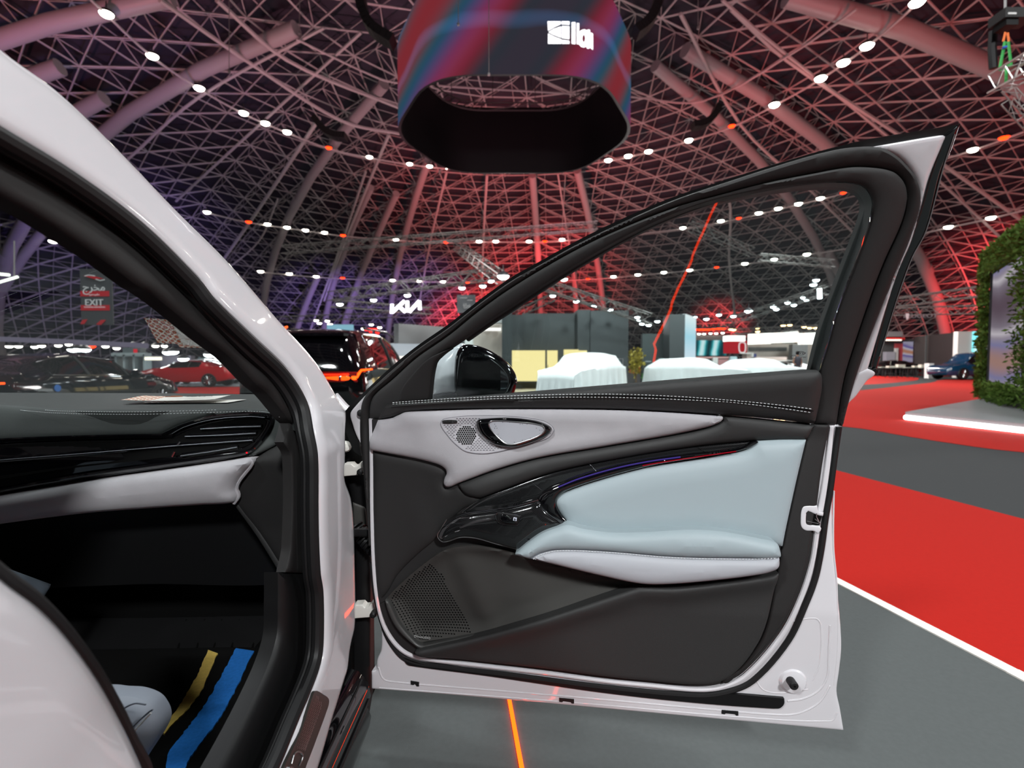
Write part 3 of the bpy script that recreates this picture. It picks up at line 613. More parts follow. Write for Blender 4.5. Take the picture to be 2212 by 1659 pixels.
# tweeter plate, holes, handle bezel
M_plate = mat('plate_grey', '#b6b4b9', .55)
PL = [(952, 917), (956, 907), (968, 903), (1018, 898), (1100, 899), (1170, 908), (1192, 920), (1196, 932), (1180, 948), (1109, 968), (1070, 977), (1040, 980), (1006, 975), (985, 960), (965, 938)]
plate = panel('tweeter_plate', D, PL, M_plate, sued, .0455, .006, (.0012, .004), .01)
line('plate_joint', D, PL, mat('joint_grey', '#77757c', .7), sued, .046, .0007, 6, 5, closed=True)
def holes(name, surf, test, x0, x1, y0, y1, pitch, r, m, parent, h, sides=6, depth=.0):
    B = MB(); j = 0; y = y0
    while y < y1:
        x = x0 + (pitch/2 if j % 2 else 0)
        while x < x1:
            s_ = test(x, y)
            if s_:
                rr = r*(s_ if not isinstance(s_, bool) else 1); u, v = surf.hit(x, y, h); k = rr/FPX*1.35
                B.add([surf.w(u + k*math.cos(a), v + k*math.sin(a), h) for a in [q*2*PI/sides for q in range(sides)]], [tuple(range(sides))])
            x += pitch
        y += pitch*.866; j += 1
    return B.obj(name, m, parent, smooth=False)
holes('tweeter_holes', D, lambda x, y: (x-1007)**2 + (y-941)**2 < 21.5**2, 980, 1032, 918, 966, 4.7, 1.9, M_void, plate, .0480)
ps = sm(PL, True, 6); hand_o = [(1029, 913), (1034, 906), (1047, 904), (1098, 902), (1155, 908), (1185, 919), (1192, 929), (1176, 945), (1121, 964), (1093, 965), (1068, 960), (1045, 945), (1033, 930)]
hs_ = sm(hand_o, True, 6)
def t2(x, y):
    p = [(x, y)]
    return bool(inside(p, ps)[0] and not inside(p, hs_)[0] and seg_dist(p, ps)[0] > 4 and (x-1007)**2 + (y-941)**2 > 25**2 and not (955 < x < 990 and 905 < y < 917))
B = MB(); y = 901; j = 0
while y < 976:
    x = 950 + (3.4 if j % 2 else 0)
    while x < 1190:
        if t2(x, y):
            B.tube([D.w(*D.hit(x + a, y - 1.2*math.sin((a+2)/4*PI), .0478), .0478) for a in (-2, -.7, .7, 2)], .0006, 4)
        x += 6.8
    y += 3.6; j += 1
B.obj('dimple_pattern', mat('joint_grey'), plate, smooth=False)
hand = panel('door_handle', D, hand_o, M_piano, door, .050, .02, (.014, .012), .006)
hole_i = [(1056, 915), (1066, 909), (1121, 912), (1157, 916), (1176, 925), (1166, 940), (1121, 957), (1100, 960), (1086, 954), (1063, 931)]
cup = panel('handle_cup', D, hole_i, mat('cup_grey', '#a9abb2', .5), hand, .066, .004, None, .01)
line('handle_rim', D, hole_i, M_silver, hand, .0665, .0016, 6, 8, closed=True)
holes('cup_perforation', D, lambda x, y: bool(inside([(x, y)], sm(hole_i, True, 5))[0]) and random.random() < .22, 1056, 1175, 912, 958, 5, .8, M_trim, hand, .0668)
lg = panel('speaker_badge', D, [(957, 908), (986, 908), (987, 911), (986, 914), (957, 915), (956, 911)], M_trim, plate, .0485, .002, None, .01)
dtext('badge_word', 'DYNAUDIO', 971.5, 911.4, 4.6, M_silver, plate, .0505, sx=1.05)
# inlay and switch surface
M_carb = mat('patterned_gloss', '#0a0a0b', .12, coat=1.0)
def carbon():
    nt = M_carb.node_tree; b = nt.nodes['Principled BSDF']; tc = nt.nodes.new('ShaderNodeTexCoord')
    vo = nt.nodes.new('ShaderNodeTexVoronoi'); vo.inputs['Scale'].default_value = 14
    mp = nt.nodes.new('ShaderNodeMapping'); mp.inputs['Scale'].default_value = (1, .1, 1.4)
    nt.links.new(tc.outputs['Object'], mp.inputs[0]); nt.links.new(mp.outputs[0], vo.inputs['Vector'])
    rot = nt.nodes.new('ShaderNodeVectorRotate'); rot.rotation_type = 'Y_AXIS'
    ml = nt.nodes.new('ShaderNodeMath'); ml.operation = 'MULTIPLY'; ml.inputs[1].default_value = 3.1; sep = nt.nodes.new('ShaderNodeSeparateColor')
    nt.links.new(vo.outputs['Color'], sep.inputs[0]); nt.links.new(sep.outputs[0], ml.inputs[0]); nt.links.new(ml.outputs[0], rot.inputs['Angle']); nt.links.new(tc.outputs['Object'], rot.inputs['Vector'])
    wv = nt.nodes.new('ShaderNodeTexWave'); wv.inputs['Scale'].default_value = 95; wv.bands_direction = 'X'; nt.links.new(rot.outputs[0], wv.inputs['Vector'])
    r = nt.nodes.new('ShaderNodeValToRGB'); r.color_ramp.elements[0].position = .55; r.color_ramp.elements[0].color = lin('#070708'); r.color_ramp.elements[1].position = .8; r.color_ramp.elements[1].color = lin('#252627')
    nt.links.new(wv.outputs['Fac'], r.inputs[0]); nt.links.new(r.outputs[0], b.inputs['Base Color'])
carbon()
inl = [(1636, 952, 1), (1506, 965), (1406, 979), (1306, 997), (1189, 1023), (1098, 1055), (1038, 1078), (1000, 1103), (965, 1136, 1), (1020, 1112), (1100, 1098), (1163, 1082), (1185, 1106), (1226, 1131, 1), (1205, 1092), (1210, 1075), (1260, 1045), (1400, 1007), (1556, 981), (1611, 969)]
panel('inlay', D, inl, M_carb, door, .022, .02, (.004, .01), .01)
sw = [(960, 1132), (1000, 1110), (1060, 1100), (1110, 1094), (1163, 1080, 1), (1185, 1106), (1226, 1131, 1), (1171, 1153), (1140, 1175), (1121, 1186), (1075, 1175), (1029, 1162), (995, 1160), (960, 1170), (948, 1162), (947, 1153)]
swp = panel('switch_panel', D, sw, M_carb, door, .045, .05, (.020, .03), .008)
line('panel_rim', D, [(965, 1122), (953, 1142), (945, 1157), (953, 1169), (966, 1170), (995, 1161), (1029, 1163), (1075, 1176), (1122, 1188)], M_silver, swp, .05, .0010, 6, 5)
line('panel_crease', D, [(960, 1134), (1000, 1112), (1060, 1102), (1110, 1095), (1163, 1080)], M_chrome, swp, .052, .0012, 6, 5)
line('panel_crease', D, [(958, 1136), (990, 1130), (1030, 1138), (1080, 1152), (1150, 1168)], M_chrome, swp, .062, .0010, 6, 5)
bz = panel('window_switch', D, [(1073, 1107, 1), (1080, 1105), (1122, 1112), (1126, 1116), (1120, 1134), (1114, 1136), (1078, 1130), (1072, 1125)], M_black, swp, .067, .01, (.003, .006), .006)
line('switch_rim', D, [(1074, 1108), (1122, 1113), (1125, 1117), (1119, 1134), (1113, 1135), (1077, 1129)], M_chrome, bz, .069, .0010, 4, 5, closed=True)
panel('switch_key', D, [(1082, 1113), (1094, 1112), (1104, 1120), (1118, 1120), (1115, 1130), (1084, 1126)], M_piano, bz, .074, .006, (.002, .003), .005)
strokes('switch_icon', D, [[(1110, 1118, 1), (1116, 1119, 1), (1115, 1125, 1), (1109, 1124, 1), (1110, 1118, 1)], [(1112, 1121), (1114, 1121)]], emis('icon_white', '#e8ecff', 1.5), bz, .076, .0006, smooth=False)
for l in ([(1273, 1002), (1288, 1018)], [(1505, 965), (1535, 984)], [(1142, 1037), (1170, 1059)]): line('inlay_joint', D, l, M_chrome, door, .0275, .0006, 2, 4)
ridge = [(1636, 953), (1600, 968), (1556, 975), (1506, 979), (1406, 993), (1331, 1008), (1251, 1032), (1196, 1050), (1168, 1068), (1163, 1082), (1176, 1103), (1200, 1120), (1226, 1131), (1212, 1110), (1203, 1092), (1205, 1076), (1224, 1060), (1300, 1034), (1406, 1006), (1500, 990), (1556, 981), (1611, 970)]
rg = panel('accent_ridge', D, ridge, M_piano, door, .035, .02, (.010, .012), .007)
line('glow_line', D, [(1206, 1052), (1251, 1034), (1331, 1011), (1400, 997), (1470, 987)], emis('glow_violet', '#6a58c8', .38), rg, .0455, .0017, 6, 6, label='thin faintly glowing violet line')  # weakly emissive violet and red lines drawn along the ridge
line('glow_line', D, [(1388, 1006), (1440, 997), (1520, 985), (1590, 975)], emis('glow_red', '#d81830', .45), rg, .0455, .0012, 6, 6, label='thin faintly glowing red line')
# upper leather panel and armrest
up = [(1636, 953, 1), (1690, 950), (1741, 950, 1), (1722, 1030), (1700, 1130), (1690, 1180, 1), (1600, 1166), (1500, 1155), (1400, 1158), (1300, 1158), (1226, 1140, 1), (1222, 1125), (1206, 1100), (1200, 1085), (1206, 1073), (1224, 1062), (1300, 1036), (1406, 1008), (1500, 993), (1556, 984), (1611, 972)]
panel('leather_panel', D, up, M_lea, door, .03, .03, (.018, .05), .01)
arm_t = [(1113, 1196, 1), (1140, 1173), (1171, 1152), (1200, 1141), (1226, 1134), (1260, 1142), (1320, 1150), (1400, 1149), (1490, 1144), (1560, 1148), (1640, 1163), (1676, 1172), (1684, 1185), (1683, 1203), (1606, 1204), (1456, 1201), (1306, 1189), (1206, 1186), (1166, 1194), (1144, 1207, 1)]
arm_b = [(1144, 1207, 1), (1166, 1194), (1206, 1186), (1306, 1189), (1456, 1201), (1606, 1204), (1683, 1203, 1), (1682, 1222), (1672, 1231), (1640, 1240), (1556, 1251), (1456, 1260), (1386, 1260), (1300, 1243), (1200, 1219), (1113, 1198, 1)]
arm = panel('armrest', D, arm_t, M_lea, door, .075, .07, (.022, .035), .008)
panel('armrest_side', D, arm_b, M_leb, arm, .075, .07, (.020, .03), .008)
line('armrest_seam', D, [(1146, 1206), (1166, 1194), (1206, 1186), (1306, 1189), (1456, 1201), (1606, 1204), (1682, 1202)], mat('seam_grey', '#6d737b', .8), arm, .079, .0013, 6, 5)
dashes('stitching', D, [(1152, 1197), (1170, 1187), (1206, 1182), (1306, 1185), (1456, 1197), (1606, 1200), (1680, 1197)], mat('blue_thread', '#86a6bd', .7), arm, .0868, .0006, .004, .003)
dashes('stitching', D, [(1152, 1208), (1170, 1198), (1206, 1190), (1306, 1193), (1456, 1205), (1606, 1208), (1680, 1206)], M_thread, arm, .0868, .0008, .004, .003)
# map pocket with its grille
pk = [(836, 1296, 1), (841, 1286), (888, 1241), (934, 1205), (961, 1189), (1000, 1181), (1060, 1184), (1113, 1196), (1200, 1222), (1300, 1246), (1386, 1262, 1), (1178, 1328), (1033, 1368), (907, 1390, 1), (895, 1382), (860, 1340)]
M_pock = mat('pocket_lining', '#3b3a38', .85, noise=(700, .15), spec=.25)
pl_ = sm(pk, True, 6); plw = [D.hit(x, y, .02) for x, y in pl_]
cu = [D.hit(1010, 1290, .02)]
def bowl(u, v):
    (a, b) = cu[0]; q = ((u - a)*math.cos(.9) + (v - b)*math.sin(.9)); s_ = ((u-a) - .02)
    d = seg_dist([(u, v)], plw)[0]; t = min(1, d/.045); g = math.exp(-((u - a - .03 + (v-b)*.45)/.04)**2)
    return -.024*(1 - (1-t)**2) + .016*g*t
pock = panel('door_pocket', D, pk, M_pock, door, .030, .028, None, .010, hfun=bowl)
gril = [(838, 1297), (841, 1287), (888, 1243), (930, 1210), (955, 1245), (985, 1300), (1022, 1366), (907, 1387), (893, 1377), (860, 1338)]
def near(u, v): return bowl(u, v)
gs_ = sm([(p[0], p[1], 1) for p in gril], True, 1)
B = MB(); Bd = MB(); y = 1208; j = 0
while y < 1388:
    x = 836 + (3.1 if j % 2 else 0)
    while x < 1026:
        if inside([(x, y)], gs_)[0] and seg_dist([(x, y)], gs_)[0] > 3:
            u, v = D.hit(x, y, .02); hh = .031 + bowl(u, v) + .0006
            for B_, r_, dh in ((B, .00235, 0),):
                B_.add([D.w(u + r_*math.cos(a), v + r_*math.sin(a), hh + dh) for a in [q*PI/3 for q in range(6)]], [tuple(range(6))])
            Bd.add([D.w(u + .0011 + .0008*math.cos(a), v + .0030 + .0008*math.sin(a), hh + .0006) for a in [q*PI/2 for q in range(4)]], [(0, 1, 2, 3)])
        x += 6.2
    y += 5.2; j += 1
gr1 = B.obj('speaker_grille', M_void, pock, smooth=False)
Bd.obj('grille_studs', mat('stud_grey', '#5c5d5c', .4), pock, smooth=False)
panel('pocket_lip', D, [(832, 1296, 1), (840, 1300), (862, 1345), (896, 1385), (909, 1393), (920, 1393), (1033, 1370), (1040, 1378), (915, 1402), (900, 1396), (862, 1362), (842, 1328)], mat('lip_grey', '#3a3a39', .45), door, .034, .02, (.006, .006), .006)
dtext('grille_word', 'DYNAUDIO', 912, 1377, 5.2, mat('word_grey', '#a8a9a8', .5), pock, .034, rot=-.06, sx=1.0)
lowp = [(915, 1396, 1), (1033, 1369), (1178, 1328), (1300, 1287), (1376, 1262), (1386, 1261), (1456, 1262), (1556, 1252), (1640, 1240), (1675, 1231, 1), (1668, 1290), (1655, 1345), (1637, 1388), (1598, 1442), (1556, 1472), (1506, 1478), (1406, 1470), (1306, 1460), (1178, 1443), (1015, 1425), (925, 1413), (900, 1404)]
def ledge(u, v):
    p0 = lowA; d = seg_dist([(u, v)], lowA)[0]; return .02*math.exp(-(d/.035)**2)
lowA = [D.hit(x, y, .03) for x, y in [(915, 1396), (1178, 1328), (1376, 1262), (1456, 1262), (1675, 1231), (1456, 1263), (1376, 1264), (1178, 1330)]]
panel('lower_panel', D, lowp, M_trim2, door, .034, .03, (.008, .012), .011, hfun=ledge)
line('lower_panel_seam', D, [(1675, 1233), (1669, 1290), (1656, 1345), (1638, 1389), (1599, 1443), (1557, 1474)], M_void, door, .036, .001, 6, 5)
# latch, rail, clips, stopper
lt = [(1731, 1098), (1738, 1092), (1765, 1092, 1), (1768, 1103), (1779, 1107, 1), (1776, 1115), (1745, 1104, 1), (1742, 1108), (1741, 1128), (1744, 1132), (1770, 1136, 1), (1774, 1142), (1766, 1152), (1757, 1147), (1740, 1146), (1730, 1138), (1728, 1120)]
panel('latch_surround', D, lt, M_white, door, .020, .03, (.003, .004), .006)
ltc = panel('latch', D, [(1744, 1105, 1), (1776, 1113, 1), (1770, 1135, 1), (1741, 1131, 1)], M_void, door, .021, .03, None, .02, smooth=False)
strokes('latch_claw', D, [[(1764, 1109, 1), (1764, 1117, 1), (1772, 1132, 1)], [(1760, 1121), (1770, 1129)], [(1743, 1126), (1768, 1131)]], M_silver, ltc, .023, .0012, smooth=False)
rail = [(871, 1420, 1), (890, 1428), (960, 1446), (1100, 1463), (1300, 1488), (1506, 1505), (1560, 1499), (1694, 1509, 1), (1694, 1520), (1688, 1528), (1679, 1531), (1500, 1518), (1300, 1496), (1051, 1460), (885, 1438), (876, 1432)]
panel('lower_rail', D, rail, M_black, door, .012, .02, None, .01)
for i, l in enumerate([[(1792, 1350), (1789, 1420), (1786, 1460), (1768, 1490), (1735, 1508), (1700, 1513)], [(1792, 1480), (1770, 1515), (1735, 1536), (1700, 1543), (1600, 1537), (1300, 1510), (1100, 1493), (850, 1472), (828, 1465), (818, 1440)], [(1801, 1060), (1800, 1180), (1807, 1260), (1808, 1400), (1800, 1480)], [(1808, 1538), (1794, 1556), (1600, 1548), (1300, 1522), (1100, 1506), (820, 1485)], [(1695, 1345), (1760, 1335), (1772, 1350), (1770, 1430), (1755, 1470)], [(1630, 1465), (1650, 1490), (1690, 1496), (1745, 1488)]]):
    line('pressed_crease', D, l, M_white, door, .0022, [.0036, .0034, .0022, .003, .0028, .0028][i], 8, 8)
for cx, cy, w in ((1224, 1513, 16), (1577, 1539, 18), (896, 1476, 9)):
    B = [(cx-w, cy-5, 1), (cx+w, cy-2, 1), (cx+w, cy+7, 1), (cx+w-5, cy+7, 1), (cx+w-7, cy+4, 1), (cx-w+9, cy+2, 1), (cx-w+6, cy+4, 1), (cx-w, cy+3, 1)]
    panel('drain_plug', D, B, M_rub, door, .006, .004, None, .02, smooth=False)
q = Vector(D.w(*D.hit(1711, 1468, 0), 0)); R = facing((dn[0], dn[1], 0))
B = MB(); B.lathe([(.034, -.004), (.034, .004), (.028, .011), (.018, .013), (.0, .013)], 24, Matrix.Translation(q) @ R); bs = B.obj('stopper_boss', M_white, door)
q2 = Vector(D.w(*D.hit(1710, 1474, .02), .0)); B = MB(); B.lathe([(.0105, 0), (.0105, .035), (.008, .038), (.003, .038), (.003, .034), (0, .034)], 20, Matrix.Translation(q2) @ R); B.obj('rubber_stopper', M_rub, door)
# hinges, check strap, cable boot
def pts3(l, Y): return [P(x, y, Y) for x, y in l]
for k, (x0, x1, y0, y1) in enumerate([(739, 785, 1000, 1029), (762, 813, 1305, 1336)]):
    B = MB(); p = [(x0, y0 + 6), (x0 + 4, y0 + 2), (x0 + 20, y0 + 1), (x0 + 26, y0 + 7), (x0 + 34, y0 + 6), (x0 + 40, y0 - 2), (x0 + 45, y0 - 4), (x1 + 1, y1 - 9), (x1, y1 - 4), (x0 + 25, y1 - 2), (x0 + 1, y1)]
    hg = panel('door_hinge', planeY(1.44), [(a, b, 1) for a, b in p], M_whitemat, car, .0, .03, (.002, .004), .01, smooth=False)
    q = Vector(P(x1 - 6, y1 - 10, 1.43)); B = MB(); B.lathe([(.009, -.02), (.009, .008), (.004, .012), (0, .012)], 14, Matrix.Translation(q) @ facing((0, -1, 0))); B.obj('hinge_bolt', M_rub, hg)
q = Vector(P(747, 965, 1.45)); B = MB(); B.lathe([(.016, -.01), (.016, .0), (.010, .004), (.010, .014), (0, .015)], 12, Matrix.Translation(q) @ facing((.4, -1, 0))); B.obj('wing_bolt', M_whitemat, car)
ck = MB(); q = Vector(P(701, 1149, 1.30)); ck.lathe([(.018, -.02), (.018, .012), (.008, .016), (0, .016)], 14, Matrix.Translation(q) @ facing((.3, -1, 0)))
ck.box((q.x + .006, q.y - .012, q.z - .014), (q.x + .035, q.y + .02, q.z + .014)); ck.tube([P(715, 1148, 1.31), P(740, 1149, 1.36), P(765, 1150, 1.40), P(806, 1151, 1.44)], [.010, .008, .011, .013], 8, flat=.6)
ck.obj('check_strap', M_rub, car)
B = MB(); prof = [P(768, 1140, 1.46), P(778, 1158, 1.46), P(788, 1170, 1.46), P(802, 1182, 1.45), P(812, 1188, 1.44)]
B.tube(prof, .020, 12); bt = B.obj('cable_boot', M_rub, car)
B = MB()
for i in range(9):
    t = i/8; a = Vector(prof[0]).lerp(Vector(prof[-1]), t); d = (Vector(prof[-1]) - Vector(prof[0])).normalized(); B.tube([a - d*.002, a + d*.002], .025, 14)
B.obj('boot_rib', M_rub, bt)
panel('cavity_bracket', planeY(1.49), [(762, 1085, 1), (785, 1094), (790, 1100), (794, 1135, 1), (764, 1135, 1)], mat('bracket_grey', '#3b3a37', .6), car, .0, .02, (.004, .006), .01)
# ---- wing mirror on the outside of the door
mir = panel('wing_mirror', planeY(1.52), [(936, 856, 1), (938, 790), (950, 772), (972, 754), (985, 746), (1000, 743), (1000, 800), (992, 853, 1)], M_white, door, .0, .10, (.03, .05), .01)
mh = [(983, 856, 1), (981, 820), (983, 780), (987, 760), (998, 747), (1015, 744), (1045, 751), (1080, 770), (1106, 795), (1117, 820), (1113, 842), (1102, 862), (1050, 870), (1000, 868, 1)]
hous = panel('mirror_housing', planeY(1.50), mh, M_piano, mir, .0, .12, (.022, .02), .008)
mg = [(996, 856), (995, 790), (999, 760), (1008, 753), (1030, 758), (1070, 783), (1092, 805), (1098, 822), (1094, 845), (1080, 862), (1040, 868)]
MIRS = Surf(lambda u, v, h: (u, 1.476 - .06*(u + .0) - h, v), lambda p: (p[0], p[2], 1.476 - .06*p[0] - p[1]))
panel('mirror_glass', MIRS, mg, mat('mirror', '#c9cdd2', .0, metal=1.0), mir, .0, .004, None, .05)
line('mirror_edge', MIRS, mg, M_silver, mir, .001, .0008, 6, 5, closed=True)
panel('mirror_base', planeY(1.50), [(930, 857), (945, 853), (985, 850), (990, 862), (930, 868)], M_piano, mir, .0, .06, (.006, .008), .01)
panel('quarter_cover', D, [(860, 872, 1), (927, 863, 1), (938, 786), (955, 766), (975, 752, 1), (925, 775), (890, 810), (868, 840)], M_trim, door, .014, .03, (.003, .006), .015)
# ------------------------------------------------------------------ the hall
DC = np.array([0., 35., 0.]); DR = 62.; DH = 28.
def dome_pt(az, ph, k=1.0, dz=0.):
    r = DR*math.sin(ph)*k; return (DC[0] + r*math.sin(az), DC[1] + r*math.cos(az), max(0, DH*math.cos(ph)*k + dz))
def dome_hit(px, py, k=1.0):
    d = ray(px, py); a, b = DR*k, DH*k; o = CAM - DC
    A = (d[0]**2 + d[1]**2)/a**2 + d[2]**2/b**2; B_ = 2*((o[0]*d[0] + o[1]*d[1])/a**2 + o[2]*d[2]/b**2); C_ = (o[0]**2 + o[1]**2)/a**2 + o[2]**2/b**2 - 1
    t = (-B_ + math.sqrt(B_*B_ - 4*A*C_))/(2*A); return CAM + d*t
M_floor = mat('grey_carpet', '#4f5353', .92, noise=(60, .10), bump=(500, .3), spec=.2)
M_floor2 = mat('dark_carpet', '#37393a', .95, noise=(60, .12), bump=(500, .3), spec=.2)
M_red = mat('red_carpet', '#a21911', .95, noise=(40, .08), bump=(500, .3), spec=.15)
# outer ground of the hall (dark grey carpet)
struct(obj('floor', [(-75, -40, -.004), (75, -40, -.004), (75, 105, -.004), (-75, 105, -.004)], [(0, 1, 2, 3)], M_floor2))
def flat(name, pts, z, m, thick=.003, kind='structure'):
    k = len(pts); vs = [(x, y, z) for x, y in pts] + [(x, y, z - thick) for x, y in pts]
    fs = [tuple(range(k)), tuple(range(2*k-1, k-1, -1))] + [(i, i+k, (i+1) % k + k, (i+1) % k) for i in range(k)]
    o = obj(name, vs, fs, m, smooth=False); recalc(o)
    if kind: o['kind'] = kind
    return o
# display floor of the car with its white edging strip
flat('floor', [(-3.6, -6), (3.35, -6), (1.885, 1.88), (1.725, 2.72), (.9, 7.0), (-3.6, 7.0)], .004, M_floor, .006)
def seg_strip(a, b, w, z0, z1):
    a = Vector((*a, 0)); b = Vector((*b, 0)); d = (b-a).normalized(); s_ = Vector((d.y, -d.x, 0))*w/2
    B = MB(); q = [a - s_, a + s_, b + s_, b - s_]; B.add([(p.x, p.y, z0) for p in q] + [(p.x, p.y, z1) for p in q], [(0,3,2,1), (4,5,6,7), (0,1,5,4), (1,2,6,5), (2,3,7,6), (3,0,4,7)]); return B
B = seg_strip((3.35, -6), (1.885, 1.88), .06, 0, .010); B.v += []; o = B.obj('trim_1', mat('white_edging', '#e4e2da', .6)); struct(o)
B = seg_strip((1.885, 1.88), (.9, 7.0), .055, 0, .010); struct(B.obj('trim_2', mat('white_edging')))
# red carpet fields
def G(px, py): q = PZ(px, py, 0); return (q[0], q[1])
flat('floor', sm([(*G(1801, 1015), 1), (*G(2212, 1122), 1), (4.2, 1.4), (4.9, -2), (5.2, -6, 1), (3.36, -6, 1), (1.90, 1.88, 1), (1.742, 2.72, 1), (1.4, 4.55), (1.66, 5.6), (2.4, 6.0)], True, 4), .003, M_red)
far = [G(1813, 920), G(2006, 950), G(2212, 977), (9, 4.4), (16, 2), (30, 5), (34, 30), (20, 42), (13, 38)]
flat('floor', sm([(*G(1760, 925), 1), (*G(1813, 920), 0), (*G(2006, 950), 0), (*G(2212, 977), 0), (9.5, 4.6, 0), (16, 0, 1), (40, 0, 1), (46, 26, 1), (*G(2100, 819.5), 0), (*G(2009, 827), 0), (*G(1862, 843), 0), (*G(1700, 856), 0), (5, 15, 0)], True, 4), .002, M_red)
flat('floor', sm([(*G(1700, 834), 1), (*G(1862, 831), 0), (*G(1950, 825), 0), (*G(1983, 820), 0), (*G(1960, 814), 0), (*G(1860, 812), 0), (*G(1700, 814), 1)], True, 4), .0015, M_red)
flat('floor', [G(2020, 813.5), G(2140, 812), G(2140, 807.5), G(1960, 808)], .0012, M_red)
flat('floor', [(-17, 24), (-11.5, 24), (-6, 15), (-9, 14)], .002, M_red)
flat('floor', [(-30, 36), (-10, 30), (-13.5, 24.5), (-21, 25)], .003, mat('pale_floor', '#a9adb2', .25))
struct(flat('floor', [(-1.0, 20.0), (5.6, 19.2), (5.8, 24.2), (-1.2, 24.2)], .006, mat('sand_floor', '#b3a891', .6)))

# shell and lattice
n1, n2 = 72, 20; vs = []; fs = []
for i in range(n2+1):
    ph = PI/2*i/n2
    for j in range(n1): vs.append(dome_pt(2*PI*j/n1, ph, 1.045))
for i in range(n2):
    for j in range(n1): a = i*n1+j; b = i*n1+(j+1) % n1; fs.append((a, b, b+n1, a+n1))
M_clad = mat('roof_cladding', '#2c2a34', .8, noise=(.35, .25), spec=.2)
struct(obj('ceiling', vs, fs, M_clad))
K = 27
def node(k, j): 
    if k == 0: return dome_pt(0, .0001)
    return dome_pt(2*PI*(j % (6*k))/(6*k) + .09, PI/2*(k/K)**.93)
segs = []; webs = []; outer_ = []
def scl(p, k): return (DC[0] + (p[0]-DC[0])*k, DC[1] + (p[1]-DC[1])*k, p[2]*k)
cent = {}
for k in range(0, K):
    for s6 in range(6):
        for i in range(k+1):
            a = node(k, s6*k + i); b = node(k+1, s6*(k+1) + i); c = node(k+1, s6*(k+1) + i + 1)
            if i < k or k == 0: segs.append((a, b)); segs.append((a, c)); segs.append((b, c))
            else: segs.append((a, b)); segs.append((b, c))
            q = scl(tuple((np.array(a) + b + c)/3), 1.028); cent[(k, s6, i)] = q
            webs += [(q, a), (q, b), (q, c)]
for (k, s6, i), q in cent.items():
    for kk in ((k, s6, i+1), (k+1, s6, i), (k+1, s6, i+1)):
        if kk in cent: outer_.append((q, cent[kk]))
def bars(name, segs, r, m):
    A = np.array([s[0] for s in segs]); Bv = np.array([s[1] for s in segs]); d = Bv - A; d /= np.linalg.norm(d, axis=1)[:, None]
    up = np.where(np.abs(d[:, 2:3]) < .9, np.array([[0, 0, 1.]]), np.array([[1., 0, 0]])); u = np.cross(d, up); u /= np.linalg.norm(u, axis=1)[:, None]; w = np.cross(d, u)
    V = np.stack([E + (u*math.cos(t) + w*math.sin(t))*r for E in (A, Bv) for t in (0, 2*PI/3, 4*PI/3)], 1)
    n = len(segs); idx = np.arange(n)[:, None, None]*6; F = np.array([[0, 1, 4, 3], [1, 2, 5, 4], [2, 0, 3, 5]])[None] + idx
    me = bpy.data.meshes.new(name); me.vertices.add(n*6); me.vertices.foreach_set('co', V.reshape(-1)); me.loops.add(n*12); me.loops.foreach_set('vertex_index', F.reshape(-1).astype(np.int32))
    me.polygons.add(n*3); me.polygons.foreach_set('loop_start', np.arange(n*3, dtype=np.int32)*4); me.update(calc_edges=True); me.validate(); me.materials.append(m)
    o = bpy.data.objects.new(name, me); return link(o)
M_lat = mat('lattice_steel', '#a19c9c', .5, spec=.4)
struct(bars('trim_3', segs, .085, M_lat)); struct(bars('trim_4', webs, .045, M_lat)); struct(bars('trim_5', outer_, .05, M_lat))
# thick sloping tubes under the lattice
M_tube = mat('painted_tube', '#8f888a', .45, spec=.5)
def rib(px0, py0, px1, py1, r, nm, k=.965, ext=True):
    a = dome_hit(px0, py0, k); b = dome_hit(px1, py1, k)
    if ext: # continue down to the ground along the dome
        d = np.array([a[0]-DC[0], a[1]-DC[1]]); az = math.atan2(d[0], d[1]); 
    pts = []
    az0 = math.atan2(a[0]-DC[0], a[1]-DC[1]); az1 = math.atan2(b[0]-DC[0], b[1]-DC[1]); p0 = math.acos(min(1, a[2]/(DH*k))); p1 = math.acos(min(1, b[2]/(DH*k)))
    if ext: az0 += (az0 - az1)*(PI/2 - p0)/max(p0 - p1, .05)*.6; p0 = PI/2 - .01
    for i in range(9): t = i/8; pts.append(dome_pt(az0 + (az1-az0)*t, p0 + (p1-p0)*t, k))
    B = MB(); B.tube(pts, [r]*9, 14)
    for t in (.33, .66): 
        q = Vector(dome_pt(az0 + (az1-az0)*t, p0 + (p1-p0)*t, k)); q2 = Vector(dome_pt(az0 + (az1-az0)*(t+.02), p0 + (p1-p0)*(t+.02), k)); B.tube([q, q2], r*1.15, 14)
    return struct(B.obj(nm, M_tube))
RIBS = [(0, 85, 370, -8, .95), (225, 300, 640, 62, .95), (60, 165, 130, 145, .95), (160, 245, 225, 212, .95), (575, 640, 830, 182, .8), (640, 700, 688, 595, .75), (700, 700, 800, 405, .75), (735, 710, 856, 418, .75), (840, 700, 925, 345, .75),
        (1165, 600, 1150, 378, .75), (1304, 660, 1247, 368, .75), (1780, 560, 1415, 142, .8), (2040, 712, 1480, 108, .95), (2160, 178, 1700, -8, 1.1), (745, 700, 778, 605, .6), (1245, 700, 1240, 590, .7), (1850, 700, 1790, 545, .8), (40, 560, 120, 470, .8)]
for i, (a, b, c, d, r) in enumerate(RIBS): rib(a, b, c, d, r*.62, 'trim_%d' % (10 + i))
